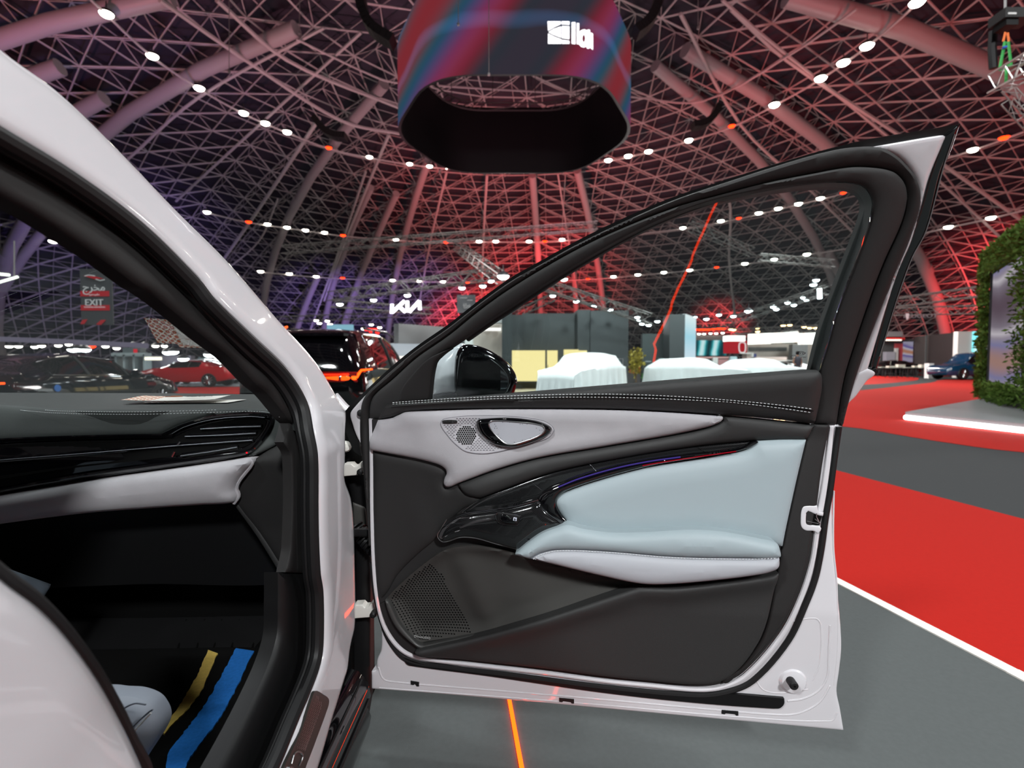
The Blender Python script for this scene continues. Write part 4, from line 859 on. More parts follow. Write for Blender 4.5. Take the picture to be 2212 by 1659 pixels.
# thin radial and ring gantry rails
def rail_(l, r, nm, k=.94, m=None, n=5):
    px = sm(l, False, n); B = MB(); B.tube([dome_hit(x, y, k) for x, y in px], r, 6); return struct(B.obj(nm, m or M_lat))
RL = [([(468, 0), (620, 130), (860, 232)], .16), ([(345, 0), (560, 150), (740, 262), (870, 290)], .16), ([(270, 350), (430, 210), (700, 60)], .12), ([(380, 435), (560, 270), (780, 70)], .12), ([(480, 565), (560, 450), (690, 255)], .18),
      ([(600, 430), (560, 520), (480, 590)], .1), ([(660, 740), (740, 520), (790, 370)], .14), ([(700, 650), (730, 560), (840, 290)], .16), ([(905, 660), (930, 520), (965, 370)], .14), ([(1040, 640), (1045, 500), (1052, 378)], .16),
      ([(1245, 620), (1225, 500), (1205, 375)], .1), ([(1590, 700), (1575, 560), (1578, 450), (1560, 400)], .16), ([(1900, 560), (1760, 420), (1600, 270), (1470, 30)], .14), ([(2212, 480), (2000, 330), (1700, 130), (1580, 20)], .16), ([(2212, 560), (1960, 330), (1640, 70), (1560, 0)], .12)]
for i, (l, r) in enumerate(RL): rail_(l, r, 'trim_%d' % (40 + i))
rings = [[(-60, -250), (115, -80), (230, 32), (329, 123), (430, 192), (526, 246), (620, 287), (710, 321), (798, 341), (928, 361), (1110, 372), (1314, 348), (1401, 329), (1488, 305), (1581, 274), (1673, 228), (1773, 171), (1873, 101), (1981, 7), (2100, -120)],
         [(447, 460), (537, 481), (620, 493), (741, 510), (855, 519), (963, 525), (1071, 523), (1177, 523), (1300, 513), (1475, 494), (1596, 473), (1725, 442), (1822, 418), (1950, 370), (2102, 325), (2212, 285)],
         [(563, 588), (683, 599), (848, 607), (957, 610), (1060, 609), (1270, 604), (1434, 590), (1548, 579), (1672, 562), (1743, 551), (1900, 525), (2049, 492), (2141, 472), (2230, 450)],
         [(640, 85), (820, 170), (870, 180), (1370, 210), (1520, 218), (1720, 110), (1850, 20)]]
for i, l in enumerate(rings): rail_(l, .09, 'trim_%d' % (60 + i), .93)

# ---- roof lamps
M_lens = emis('lamp_lens', '#fff6e6', 26); M_lensr = emis('lamp_lens_red', '#ff2a08', 9); M_lensb = emis('lamp_lens_cool', '#f2fbff', 30); M_lensw = emis('lamp_lens_warm', '#ffc88a', 14)
M_hous = mat('lamp_housing', '#26262a', .5)
def lens_bm(r, up=True):
    B = MB(); B.lathe([(0.0, -.55*r), (.35*r, -.51*r), (.65*r, -.40*r), (.88*r, -.22*r), (r, 0), (r*.98, .05*r)], 14); return B
def hous_bm(r):
    B = MB(); B.lathe([(1.08*r, .02*r), (1.08*r, .35*r), (.6*r, .7*r), (.25*r, .9*r)], 14)
    B.box((-.06*r, -.06*r, .8*r), (.06*r, .06*r, 2.0*r)); return B
protoL = {}
def roof_lamp(p, r, kind, label, group):
    key = (kind,); 
    root = thing('roof_lamp', label, 'lamp', tuple(p), 0, group); r *= .82; root.scale = (r, r, r)
    ms = {'w': M_lens, 'r': M_lensr, 'c': M_lensb, 'y': M_lensw}[kind]
    if key not in protoL:
        a = lens_bm(1.0).obj('lens', ms, root, True); b = hous_bm(1.0).obj('housing', M_hous, root, True); protoL[key] = (a, b)
    else:
        for q in protoL[key]: c = q.copy(); COL.objects.link(c); c.parent = root
    return root
def lamps(lst, kind, r, where, k=.93, group=None, Y=None):
    lst = sorted(lst)
    N_ = len(lst); col = {'w': 'white', 'r': 'red', 'c': 'cool white', 'y': 'warm'}[kind]
    for i, (x, y) in enumerate(lst):
        p = dome_hit(x, y, k) if Y is None else P(x, y, Y)
        if i == 0: r *= 1.15
        lab = '%s %s lamp %s' % ('leftmost' if i == 0 else 'rightmost' if i == N_-1 else ORD[i], col, where) if N_ > 1 else '%s lamp %s' % (col, where)
        roof_lamp(p, r, kind, lab, group or 'lamps ' + where)
lamps([(230, 30), (329, 121), (430, 190), (526, 244), (573, 266), (620, 285)], 'w', .42, 'in the row climbing the upper left roof')
lamps([(798, 339), (885, 354), (928, 359)], 'w', .34, 'left of the hanging screen')
lamps([(965, 364)], 'w', .14, 'tucked under the left edge of the hanging screen')
lamps([(447, 458), (578, 484), (620, 491), (660, 497), (701, 502), (855, 517)], 'w', .40, 'in the middle row left of the hanging screen')
lamps([(537, 479), (741, 508), (963, 523), (1177, 521)], 'r', .36, 'along the middle row below the hanging screen')
lamps([(710, 319), (1581, 272)], 'r', .33, 'on the upper ring beside the hanging screen')
lamps([(563, 586), (625, 591), (683, 597), (848, 605), (905, 606), (957, 608)], 'w', .42, 'in the lower row above the black car')
lamps([(740, 600), (1010, 610), (1270, 602)], 'r', .34, 'along the lower row of the far roof')
lamps([(1035, 521), (1071, 521), (1143, 521), (1214, 517)], 'w', .42, 'in the middle row beneath the hanging screen')
lamps([(115, 521)], 'w', .42, 'seen through the windscreen above the exit banner')
lamps([(1325, 597), (1378, 593), (1434, 588), (1490, 583), (1609, 569), (1672, 560), (1743, 549)], 'w', .44, 'in the lower row seen through the door window')
lamps([(1475, 492), (1557, 477), (1639, 460), (1681, 450), (1725, 440), (1772, 428)], 'w', .42, 'in the upper row seen through the door window')
lamps([(1548, 577), (1596, 471), (1822, 416)], 'r', .33, 'seen through the door window')
lamps([(1314, 346), (1357, 337), (1401, 327), (1488, 303)], 'w', .42, 'right of the hanging screen')
lamps([(1673, 226), (1773, 169), (1822, 135), (1873, 99), (1981, 5)], 'w', .46, 'in the row climbing the upper right roof')
lamps([(2102, 323), (2049, 490), (2141, 470)], 'w', .42, 'on the roof right of the open door')
lamps([(2169, 297)], 'r', .38, 'on the roof at the right edge')

# ---- hanging screen ring
scr = thing('hanging_screen', 'huge ring shaped screen hanging from the roof with a glowing picture outside', 'screen', (0, 35, 16.6))
cx0, cy0, hx, hy, ch = .15, 35.2, 8.3, 7.2, 4.6
def ring_pts(hx, hy, ch, n=8):
    base = [(-hx, 0), (-ch, -hy), (ch, -hy), (hx, 0), (ch + .6, hy), (-ch - .6, hy)]
    out = []
    for i in range(6):
        a = Vector(base[i-1]); b = Vector(base[i]); c = Vector(base[(i+1) % 6]); r = 2.6
        p = b + (a-b).normalized()*r; q = b + (c-b).normalized()*r
        for t in np.linspace(0, 1, n): out.append(tuple((1-t)**2*p + 2*t*(1-t)*b + t*t*q))
    return [(cx0 + x, cy0 + y) for x, y in out]
zb, zt = 16.5, 21.7
def wallring(pts, z0, z1, nz=1):
    n = len(pts); vs = []; 
    for i in range(nz+1): vs += [(x, y, z0 + (z1-z0)*i/nz) for x, y in pts]
    return vs, [(i*n+j, i*n+(j+1) % n, (i+1)*n+(j+1) % n, (i+1)*n+j) for i in range(nz) for j in range(n)]
def led_picture():
    m = bpy.data.materials.new('screen_picture'); m.use_nodes = True; nt = m.node_tree; nt.nodes.remove(nt.nodes['Principled BSDF']); N = nt.nodes.new; L = nt.links.new
    tc = N('ShaderNodeTexCoord'); 
    w = N('ShaderNodeTexWave'); w.bands_direction = 'DIAGONAL'; w.inputs['Scale'].default_value = .035; w.inputs['Distortion'].default_value = 2.0; w.inputs['Detail'].default_value = 1; w.inputs['Detail Scale'].default_value = .15
    mp = N('ShaderNodeMapping'); mp.inputs['Scale'].default_value = (1.3, .6, -1.0); L(tc.outputs['Object'], mp.inputs[0]); L(mp.outputs[0], w.inputs['Vector'])
    r = N('ShaderNodeValToRGB'); r.color_ramp.interpolation = 'CARDINAL'
    st = [(0, '#3a3540'), (.15, '#413640'), (.3, '#782c3c'), (.45, '#883450'), (.6, '#7a3a62'), (.75, '#4a4a70'), (.88, '#40505f'), (1, '#8a3038')]
    while len(r.color_ramp.elements) < len(st): r.color_ramp.elements.new(.5)
    for e, (p, c) in zip(r.color_ramp.elements, st): e.position = p; e.color = lin(c)
    L(w.outputs['Fac'], r.inputs[0])
    w2 = N('ShaderNodeTexWave'); w2.bands_direction = 'Z'; w2.inputs['Scale'].default_value = .10; w2.inputs['Distortion'].default_value = 9; w2.inputs['Detail'].default_value = 5; w2.inputs['Detail Scale'].default_value = .25
    L(tc.outputs['Object'], w2.inputs['Vector'])
    r2 = N('ShaderNodeValToRGB'); r2.color_ramp.elements[0].position = .80; r2.color_ramp.elements[0].color = (0, 0, 0, 1); r2.color_ramp.elements[1].position = 1; r2.color_ramp.elements[1].color = lin('#1d3a58')
    L(w2.outputs['Fac'], r2.inputs[0])
    ad = N('ShaderNodeMix'); ad.data_type = 'RGBA'; ad.blend_type = 'ADD'; ad.inputs[0].default_value = 1; L(r.outputs[0], ad.inputs[6]); L(r2.outputs[0], ad.inputs[7])
    e = N('ShaderNodeEmission'); e.inputs[1].default_value = .75; L(ad.outputs[2], e.inputs[0]); L(e.outputs[0], nt.nodes['Material Output'].inputs[0]); return m
v, f = wallring(ring_pts(hx, hy, ch), zb, zt, 4); obj('outer_screen', v, f, led_picture(), scr, ang=60)
v, f = wallring(ring_pts(hx-.2, hy-.15, ch-.08), zb, zt, 1); obj('inner_back', v, [tuple(reversed(q)) for q in f], mat('screen_back', '#070709', .5, spec=.2), scr, ang=60)
n = len(ring_pts(hx, hy, ch)); A_ = ring_pts(hx, hy, ch); B_ = ring_pts(hx-.2, hy-.15, ch-.08)
for z in (zb, zt): obj('screen_rim', [(x, y, z) for x, y in A_] + [(x, y, z) for x, y in B_], [(i, (i+1) % n, n+(i+1) % n, n+i) for i in range(n)], M_black, scr, smooth=False)
B = MB()
pr = ring_pts(hx-.9, hy-.7, ch-.4)
for z in (zt + .1, zt - .5): B.tube([(x, y, z) for x, y in pr + [pr[0]]], .06, 5)
for i in range(0, n): B.tube([(*pr[i], zt + .1), (*pr[(i+1) % n], zt - .5)], .04, 4)
B.obj('ring_truss', M_dsteel, scr)
B = MB()
for xx in (-5, -1.7, 1.7, 5):
    for s_ in (-1, 1): B.tube([(cx0 + xx, cy0 + s_*(hy-.5), zt), (cx0 + xx, cy0 + s_*(hy-.5), 26.6)], .03, 5)
B.obj('hoist_cable', M_dsteel, scr)
# glowing mark on the front of the screen
yf = cy0 - hy - .06; emw = emis('screen_white', '#fdfbff', 2.2)
def spx(x, y): q = P(x, y, yf); return (q[0], q[2])
def flatpoly(name, polys, m, parent, Y=None, ny=-1, th=.02):
    B = MB()
    for pl in polys:
        pp = [P(x, y, Y) for x, y in pl]; k = len(pp); n0 = [(p[0], p[1], p[2]) for p in pp]; n1_ = [(p[0], p[1] + th, p[2]) for p in pp]
        B.add(n0 + n1_, [tuple(range(k)), tuple(range(2*k-1, k-1, -1))] + [(i, (i+1) % k, (i+1) % k + k, i+k) for i in range(k)])
    return recalc(B.obj(name, m, parent, smooth=False))
flatpoly('mark', [[(1183, 46), (1211, 46), (1211, 52), (1198, 58), (1184, 66)], [(1184, 72), (1197, 79), (1213, 85), (1213, 94), (1184, 94)], [(1212, 57), (1212, 81), (1196, 75), (1185, 69), (1197, 62)], [(1213, 46), (1230, 46), (1230, 53), (1213, 52)], [(1214, 56), (1230, 57), (1230, 84), (1214, 82)], [(1214, 86), (1230, 88), (1230, 94), (1214, 94)],
         ], emw, scr, yf)
for q_ in ([(1235, 48), (1243, 48), (1243, 95), (1235, 94)], [(1246, 50), (1251, 50), (1251, 95), (1246, 95)], [(1276, 70), (1281, 73), (1281, 107), (1276, 104)]): flatpoly('mark_bar', [q_], emw, scr, yf)
B = MB(); q = [P(1261 + 8.5*math.cos(t), 83 + 14*math.sin(t), yf) for t in np.linspace(0, 2*PI, 17)]; B.tube(q, .13, 6); B.obj('mark_ring', emw, scr)
B = MB(); B.tube([P(1271, 66, yf), P(1271, 103, yf)], .09, 6); B.obj('mark_bar', emw, scr)

# ---- line array loudspeakers, curved
def array_spk(pts, Y, r, label):
    t = thing('line_array', label, 'loudspeaker', tuple(P(*pts[0], Y)), 0, 'curved loudspeaker arrays under the roof')
    px = sm(pts, False, 4); k = len(px)
    for i in range(k-1):
        a, b = Vector(P(*px[i], Y)), Vector(P(*px[i+1], Y)); m_ = a.lerp(b, .5); d = (b-a).normalized(); x = d.cross(Vector((0, 1, 0))).normalized()
        B = MB(); L_ = (b-a).length*.47
        R_ = Matrix((x, Vector((0, 1, 0)), d)).transposed().to_4x4()
        B.box((-r*.5, -r, -L_), (r*.5, r, L_), Matrix.Translation(m_) @ R_); B.obj('cabinet', M_black, t)
    return t
array_spk([(778, -8), (786, 28), (805, 62), (850, 92)], 30, .5, 'curved black speaker array left of the hanging screen')
array_spk([(1424, -8), (1412, 30), (1395, 55), (1372, 72)], 30, .5, 'curved black speaker array right of the hanging screen')
array_spk([(680, 255), (700, 280), (722, 293), (748, 296)], 44, .5, 'curved speaker array below left of the hanging screen')
array_spk([(1496, 272), (1520, 268), (1540, 252), (1551, 230)], 42, .48, 'curved speaker array below right of the hanging screen')
array_spk([(948, 385), (955, 400), (968, 405)], 70, .45, 'small speaker array just below the screen on the left')
array_spk([(1270, 395), (1278, 385), (1280, 372)], 70, .45, 'small speaker array just below the screen on the right')
for i, (x, y0, y1, Y) in enumerate([(495, -5, 153, 30), (647, -5, 68, 34), (990, -5, 50, 24), (1056, -5, 158, 24), (1508, -5, 58, 30), (1549, 150, 235, 50)]):
    B = MB(); B.tube([P(x, y0, Y), P(x, y1, Y)], .018*Y/24, 5); B.tube([P(x, y1, Y), P(x, y1 + 5, Y)], .06*Y/24, 6)
    tag(B.obj('hanging_cable', M_steel), 'thin cable with a hook end hanging from the roof, %s from the left' % ORD[i], 'cable', 'thin cables hanging from the roof')

# ---- trusses in the air
def truss(name, a, b, w, label, m=None, parent=None, cells=None, group='lighting trusses over the stands'):
    a, b = Vector(a), Vector(b); d = (b-a); L_ = d.length; d.normalize(); s_ = d.cross(Vector((0, 0, 1))).normalized()*w/2; u = Vector((0, 0, 1))*w/2
    B = MB(); cs = [s_ + u, -s_ + u, -s_ - u, s_ - u]
    for c in cs: B.tube([a + c, b + c], w*.06, 5)
    n = cells or max(3, int(L_/w/1.1)); 
    for i in range(n):
        p = a + d*L_*i/n; q = a + d*L_*(i+1)/n
        for j in range(4):
            c0, c1 = cs[j], cs[(j+1) % 4]; B.tube([p + (c0 if i % 2 else c1), q + (c1 if i % 2 else c0)], w*.035, 4, False)
    o = B.obj(name, m or M_dsteel, parent)
    if parent is None: tag(o, label, 'truss', group)
    return o
M_t = mat('grey_truss', '#5c5a58', .45, metal=.3)
TR = [((612, 540), 34, (1290, 488), 34, .5, 'long lighting truss crossing low under the hanging screen'), ((987, 531), 33, (1087, 603), 24, .5, 'short truss dropping towards the window frame below the screen'),
      ((715, 641), 27, (1050, 594), 22, .45, 'lighting truss above the glowing car maker sign'), ((600, 690), 40, (860, 680), 40, .4, 'low dark truss behind the black car roof'), ((715, 655), 29, (930, 672), 32, .4, 'lower truss carrying the glowing car maker sign'),
      ((1180, 617), 20, (1405, 690), 20.6, .4, 'truss over the grey stand sloping down to the right'), ((1090, 690), 26, (1200, 640), 26, .4, 'truss over the left end of the grey stand'), ((1490, 488), 30, (1625, 545), 31, .45, 'truss running from the top of the door window'), ((1640, 556), 34, (1800, 570), 34, .45, 'truss behind the upper right of the door window'),
      ((1560, 700), 34, (1790, 625), 26, .4, 'truss of white spots rising to the right in the window'), ((1930, 655), 30, (2130, 628), 26, .5, 'upper black truss right of the door'), ((1930, 674), 32, (2130, 668), 28, .45, 'lower black truss right of the door carrying cables')]
for (a, Ya, b, Yb, w, lb) in TR: truss('lighting_truss', P(*a, Ya), P(*b, Yb), w, lb, M_t)
# booth spotlights
lamps([(880, 638), (807, 648), (734, 657)], 'c', .17, 'under the truss by the glowing sign', Y=26)
lamps([(683, 692), (690, 698), (707, 693), (713, 700), (785, 710), (802, 701), (820, 707)], 'w', .17, 'in the low cluster above the black car roof', Y=38)
lamps([(998, 622), (1043, 618), (1060, 607)], 'c', .16, 'on the truss near the dark direction banner', Y=24)
lamps([(1087, 597)], 'c', .26, 'brightest one touching the window frame', Y=22)
lamps([(1158, 631), (1194, 639), (1245, 651), (1283, 661), (1318, 669)], 'c', .12, 'on the sloping truss over the grey stand', Y=21)
lamps([(1218, 603)], 'w', .2, 'high over the grey stand beside the window frame', Y=26)
lamps([(1377, 685), (1378, 692), (1387, 699), (1401, 702), (1420, 694), (1444, 697)], 'c', .16, 'beside the tall dark tower', Y=30)
lamps([(1500, 685), (1526, 689), (1553, 680), (1584, 683)], 'c', .17, 'above the row of red lamps', Y=32)
lamps([(1617, 672)], 'c', .24, 'large one over the long bright screen', Y=32)
lamps([(1670, 663), (1677, 668), (1701, 654), (1715, 659), (1734, 643), (1742, 649)], 'c', .14, 'paired on the truss rising to the right in the window', Y=28)
lamps([(1763, 605), (1757, 615)], 'c', .15, 'high in the right corner of the door window', Y=24)
B = MB(); B.tube([P(1770, 624, 24), P(1771, 645, 24)], .09, 8); tag(B.obj('light_tube', M_lensb), 'short upright white light tube in the right corner of the door window', 'lamp')
lamps([(1502, 711), (1512, 711), (1521, 711), (1530, 711), (1541, 710), (1552, 709), (1562, 709)], 'r', .28, 'in the tight row over the teal screen', Y=48)
lamps([(1510, 721), (1521, 721), (1535, 720), (1547, 720), (1561, 719)], 'w', .16, 'under the row of red lamps', Y=48)
lamps([(1579, 711), (1585, 712), (1636, 708), (1637, 716), (1692, 703), (1706, 702), (1737, 706), (1749, 708), (1762, 708)], 'y', .22, 'along the top of the long bright screen', Y=46)
lamps([(20, 748), (40, 748), (75, 749), (90, 747), (126, 746), (149, 744), (228, 748), (252, 752), (288, 744), (313, 744), (336, 747), (356, 747)], 'w', .2, 'in the distant row seen through the windscreen', Y=32)
lamps([(158, 755), (171, 754), (184, 755), (363, 761), (374, 760)], 'c', .3, 'large ones seen through the windscreen', Y=30)
lamps([(165, 749), (186, 749), (198, 748)], 'r', .25, 'in the cluster seen through the windscreen', Y=33)
lamps([(396, 775), (452, 766), (470, 768)], 'c', .28, 'near the pillar through the windscreen', Y=28)
# ------------------------------------------------------------------ stands, screens and furniture
def block(name, x0, x1, yt, yb, Y, depth, m, parent=None, smooth=False):
    """a box whose front stands at distance Y; yb None = on the floor"""
    a = P(x0, yt, Y); b = P(x1, yt, Y); zt_ = a[2]; zb_ = 0.004 if yb is None else P(x0, yb, Y)[2]
    B = MB(); B.box((a[0], Y, zb_), (b[0], Y + depth, zt_)); return B.obj(name, m, parent, smooth=False)
def slab(name, p0, p1, z0, z1, th, m, parent=None):
    """upright slab between two ground points"""
    a = Vector((*p0, 0)); b = Vector((*p1, 0)); d = (b-a).normalized(); n = Vector((-d.y, d.x, 0))*th
    q = [a, b, b+n, a+n]; B = MB(); B.add([(p.x, p.y, z0) for p in q] + [(p.x, p.y, z1) for p in q], [(0,3,2,1), (4,5,6,7), (0,1,5,4), (1,2,6,5), (2,3,7,6), (3,0,4,7)])
    return recalc(B.obj(name, m, parent, smooth=False))
M_dg = mat('stand_dark_grey', '#33383a', .7); M_dg2 = mat('stand_slate', '#2b3133', .7); M_mg = mat('stand_mid_grey', '#555859', .7); M_blk = mat('stand_black', '#1e2223', .6)
M_cream = mat('stand_cream', '#c9beb4', .6); M_offw = mat('stand_white', '#dcdcda', .6); M_brown = mat('stand_brown', '#3b3334', .7)

# grey stand in the middle of the window
g = thing('exhibition_stand', 'big slate grey stand wall with glowing yellow doorways behind the wing mirror', 'stand', (2.4, 22, 0))
block('tall_panel', 1084, 1106, 671, None, 21.6, 1.5, M_dg2, g); block('wall', 1106, 1128, 680, None, 22.2, 1.5, M_dg, g); block('wall', 1128, 1248, 677, None, 22.6, 1.5, M_dg, g)
block('wall', 1248, 1276, 669, None, 22.0, 1.5, M_dg, g); block('wall', 1276, 1358, 671, None, 21.8, 4.5, M_dg, g)
M_glow = emis('glowing_doorway', '#f6dc9a', 1.7)
block('lit_doorway', 1105, 1178, 757, 826, 21.9, .05, M_glow, g); block('lit_doorway', 1182, 1205, 757, 828, 21.9, .05, M_glow, g)
block('lit_doorway', 1218, 1250, 755, 826, 21.9, .05, M_glow, g); block('lit_doorway', 1250, 1268, 757, 826, 21.7, .05, M_glow, g)
block('door_frame', 1178, 1181, 755, 829, 21.8, .1, M_blk, g); block('door_frame', 1104, 1180, 823.5, 826, 21.8, .1, M_blk, g); block('door_frame', 1205, 1207, 755, 830, 21.8, .1, M_blk, g); block('door_frame', 1103, 1105, 757, 826, 21.8, .1, M_blk, g)
block('door_pull', 1183, 1184, 788, 806, 21.7, .05, M_brown, g)
# curved pale pod left of it
pd = thing('pod', 'pale curved display pod with a bright ceiling edge left of the grey stand', 'stand', (-1.2, 24, 0))
block('back_wall', 1004, 1084, 700, None, 25, .3, M_cream, pd); block('canopy', 1052, 1085, 683, 697, 23.5, 1.2, M_offw, pd); block('light_edge', 1040, 1082, 708, 714, 24.4, .3, emis('edge_light', '#fff2ec', 2.0), pd)
pol = [P(x, y, 24.2) for x, y in [(1004, 735), (1020, 724), (1022, 745), (1032, 760), (1050, 770), (1050, 812), (1004, 812)]]
B = MB(); k = len(pol); B.add([(p[0], p[1], p[2]) for p in pol] + [(p[0], p[1]+.3, p[2]) for p in pol], [tuple(range(k)), tuple(range(2*k-1, k-1, -1))] + [(i, (i+1) % k, (i+1) % k+k, i+k) for i in range(k)]); recalc(B.obj('curved_fin', M_offw, pd, smooth=False))
gw = thing('stand_wall', 'plain grey stand wall behind the glowing sign and the black car', 'stand', (-4, 27, 0))
slab('wall', (Xp(862, 27), 27), (Xp(1010, 31), 31), 0, P(862, 699, 27)[2], .4, M_mg, gw)
slab('lower_wall', (Xp(838, 26.3), 26.3), (Xp(960, 27.5), 27.5), 0, P(862, 742, 26.5)[2], .3, mat('pale_blue_wall', '#7f878f', .7), gw); slab('plinth', (Xp(846, 26), 26), (Xp(985, 27), 27), 0, P(862, 769, 26)[2], .3, mat('warm_white', '#e8e0d6', .6), gw)
# showcase with a trophy
c = thing('display_case', 'glass display case with a golden piece on a black stand beside the first covered car', 'display case', (Xp(1334, 20.6), 20.8, 0))
x0, x1 = Xp(1323, 20.6), Xp(1345, 20.6); B = MB(); B.box((x0+.08, 20.65, 0), (x1-.08, 21.0, .78)); B.obj('plinth', M_blk, c, smooth=False)
B = MB(); B.box((x0, 20.6, 0.01), (x1, 21.05, 1.28)); B.obj('glass_box', glass('case_glass', (.86, .93, .95), 1.5), c, smooth=False)
B = MB(); 
for x in (x0, x1):
    for y in (20.6, 21.05): B.box((x-.012, y-.012, 0), (x+.012, y+.012, 1.3))
B.box((x0, 20.6, 1.28), (x1, 21.05, 1.31)); B.obj('edge_frame', M_silver, c, smooth=False)
B = MB(); xm = (x0+x1)/2; B.lathe([(.09, .78), (.04, .84), (.05, .92), (.10, 1.02), (.07, 1.10), (0, 1.13)], 12, Matrix.Translation((xm, 20.8, 0))); B.obj('golden_piece', mat('gold', '#c79a2e', .3, metal=1.0), c)
# plants
M_leaf = mat('leaf_green', '#3f7a2c', .6, noise=(3, .4)); M_palm = mat('yellow_leaf', '#9a8a2c', .6, noise=(3, .4)); M_trunk = mat('trunk', '#5b4630', .8)
def leaves(cx, cy, z0, z1, rx, n, ls, m, name='foliage', parent=None, ry=None):
    B = MB(); ry = ry or rx
    for i in range(n):
        a = random.uniform(0, 2*PI); q = random.random()**.6; zz = random.uniform(-1, 1); rr = math.sqrt(1-zz*zz)
        p = Vector((cx + rx*q*rr*math.cos(a), cy + ry*q*rr*math.sin(a), (z0+z1)/2 + (z1-z0)/2*q*zz)); d = Vector((random.gauss(0, 1), random.gauss(0, 1), random.gauss(.3, .8))).normalized(); s_ = d.cross(Vector((random.random(), random.random(), .2))).normalized()
        B.add([p, p + d*ls*.5 + s_*ls*.22, p + d*ls, p + d*ls*.5 - s_*ls*.22], [(0, 1, 2, 3)])
    return B.obj(name, m, parent, smooth=False)
t = thing('tree', 'small yellow leaved tree between the grey stand and the dark panel', 'tree', (Xp(1374, 28.4), 28.4, 0)); leaves(Xp(1374, 28.4), 28.4, .4, 1.95, .45, 420, .22, M_palm, parent=t); B = MB(); B.tube([(Xp(1374, 28.4), 28.4, 0), (Xp(1374, 28.4), 28.4, 1.0)], .05, 6); B.obj('trunk', M_trunk, t)
for i, (x, w, h_) in enumerate([(1394, .14, .55), (1408, .15, .75), (1422, .16, .85), (1436, .15, .75)]):
    X_ = Xp(x, 28); t = thing('shrub', 'low green shrub, %s from the left beside the tall dark tower' % ORD[i], 'shrub', (X_, 28, 0), 0, 'green shrubs at the foot of the dark panel')
    leaves(X_, 28, .05, h_, w, 200, .17, M_leaf, parent=t)
for i, (x, Y_) in enumerate([(1743, 31), (1763, 31)]):
    X_ = Xp(x, Y_); leaves(X_, Y_, .1, .75, .3, 160, .15, M_leaf, 'shrub'); tag(bpy.data.objects[-1] if False else COL.objects[-1], '%s far green shrub near the right end of the door window' % ('left' if i == 0 else 'right'), 'shrub', 'far shrubs by the person')
tag(block('red_counter', 1364, 1390, 794, 806, 33, .6, mat('red_panel', '#d8302c', .6)), 'low red and white counter behind the yellow tree', 'counter')
t = thing('dark_panel', 'dark green grey display wall with small pale lettering left of the tall tower', 'wall panel', (Xp(1415, 29), 29, 0)); block('wall', 1388, 1440, 721, None, 29.5, .4, mat('dark_teal_wall', '#2d3637', .7), t)
block('light_column', 1442, 1447, 718, 784, 29.6, .3, emis('soft_column', '#8a8494', .8), t)
for (x, y, s_) in ((1401, 781, 'ـــ'), (1429, 775, 'ـــ')):
    block('lettering', x-7, x+6, y-1, y+.6, 28.97, .02, mat('grey_letters', '#9aa2a4', .6), t)
t = thing('led_tower', 'tall dark tower with a bright sky blue screen on its right face', 'tower', (Xp(1465, 28), 28, 0)); block('body', 1447, 1480, 679, 778, 28, 1.2, mat('tower_dark', '#2f3436', .6), t)
skym = bpy.data.materials.new('sky_picture'); skym.use_nodes = True; nt = skym.node_tree; nt.nodes.remove(nt.nodes['Principled BSDF'])
tc = nt.nodes.new('ShaderNodeTexCoord'); sp_ = nt.nodes.new('ShaderNodeSeparateXYZ'); mr = nt.nodes.new('ShaderNodeMapRange'); mr.inputs[1].default_value = 1.3; mr.inputs[2].default_value = 3.9; r_ = nt.nodes.new('ShaderNodeValToRGB')
for e, (p, c_) in zip([r_.color_ramp.elements[0], r_.color_ramp.elements[1], r_.color_ramp.elements.new(.5)], [(0, '#e8eefa'), (1, '#2fa3c8'), (.5, '#b8e2f2')]): e.position = p; e.color = lin(c_)
em = nt.nodes.new('ShaderNodeEmission'); em.inputs[1].default_value = 1.25; nt.links.new(tc.outputs['Object'], sp_.inputs[0]); nt.links.new(sp_.outputs[2], mr.inputs[0]); nt.links.new(mr.outputs[0], r_.inputs[0]); nt.links.new(r_.outputs[0], em.inputs[0]); nt.links.new(em.outputs[0], nt.nodes['Material Output'].inputs[0])
slab('screen', (Xp(1480, 28), 28.0), (Xp(1502, 30.5), 30.5), P(1480, 775, 28)[2], P(1480, 678, 28)[2], .2, skym, t)
# far stands seen in the window
t = thing('teal_screen', 'dark far stand with a teal and white moving picture behind the covered cars', 'screen', (Xp(1535, 48), 48, 0)); block('stand', 1500, 1572, 724, None, 48.2, 1.0, M_brown, t)
block('picture', 1505, 1569, 735, 768, 48, .1, ramp_screen('teal_picture', [(0, '#0c3038'), (.45, '#1a7d86'), (.7, '#6fd6da'), (1, '#eafcff')], 1.1, 'X', .22, 7.), t); block('red_lamp_bar', 1498, 1568, 712, 714, 48.3, .2, M_dsteel, t)
t = thing('red_sign', 'bright red stand block with a white rounded outline right of the teal screen', 'sign', (Xp(1592, 45), 45, 0)); block('block', 1573, 1614, 736, 763, 45, 1, emis('red_sign_face', '#d41f2c', .9), t); block('light_box', 1572, 1610, 725, 737, 44.8, 1, emis('white_box', '#fff4ee', 3.4), t)
rr = [(1600, 740), (1607, 740), (1610, 743), (1610, 757), (1607, 761), (1600, 761), (1597, 757), (1597, 743)]
B = MB(); q = [P(x, y, 44.9) for x, y in sm(rr, True, 3)]; B.tube(q + [q[0], q[1]], .05, 5); B.obj('rounded_outline', emis('outline_white', '#ffe8e8', 1.3), t)
M_lw = ramp_screen('warm_picture', [(0, '#fff8ee'), (.55, '#fff8f2'), (.8, '#ffd9c9'), (1, '#fff6ee')], 3.6, 'X', .3, 8.)
t = thing('long_screen', 'long curved glowing white screen hanging over the far stands', 'screen', (Xp(1690, 42), 42, 0)); 
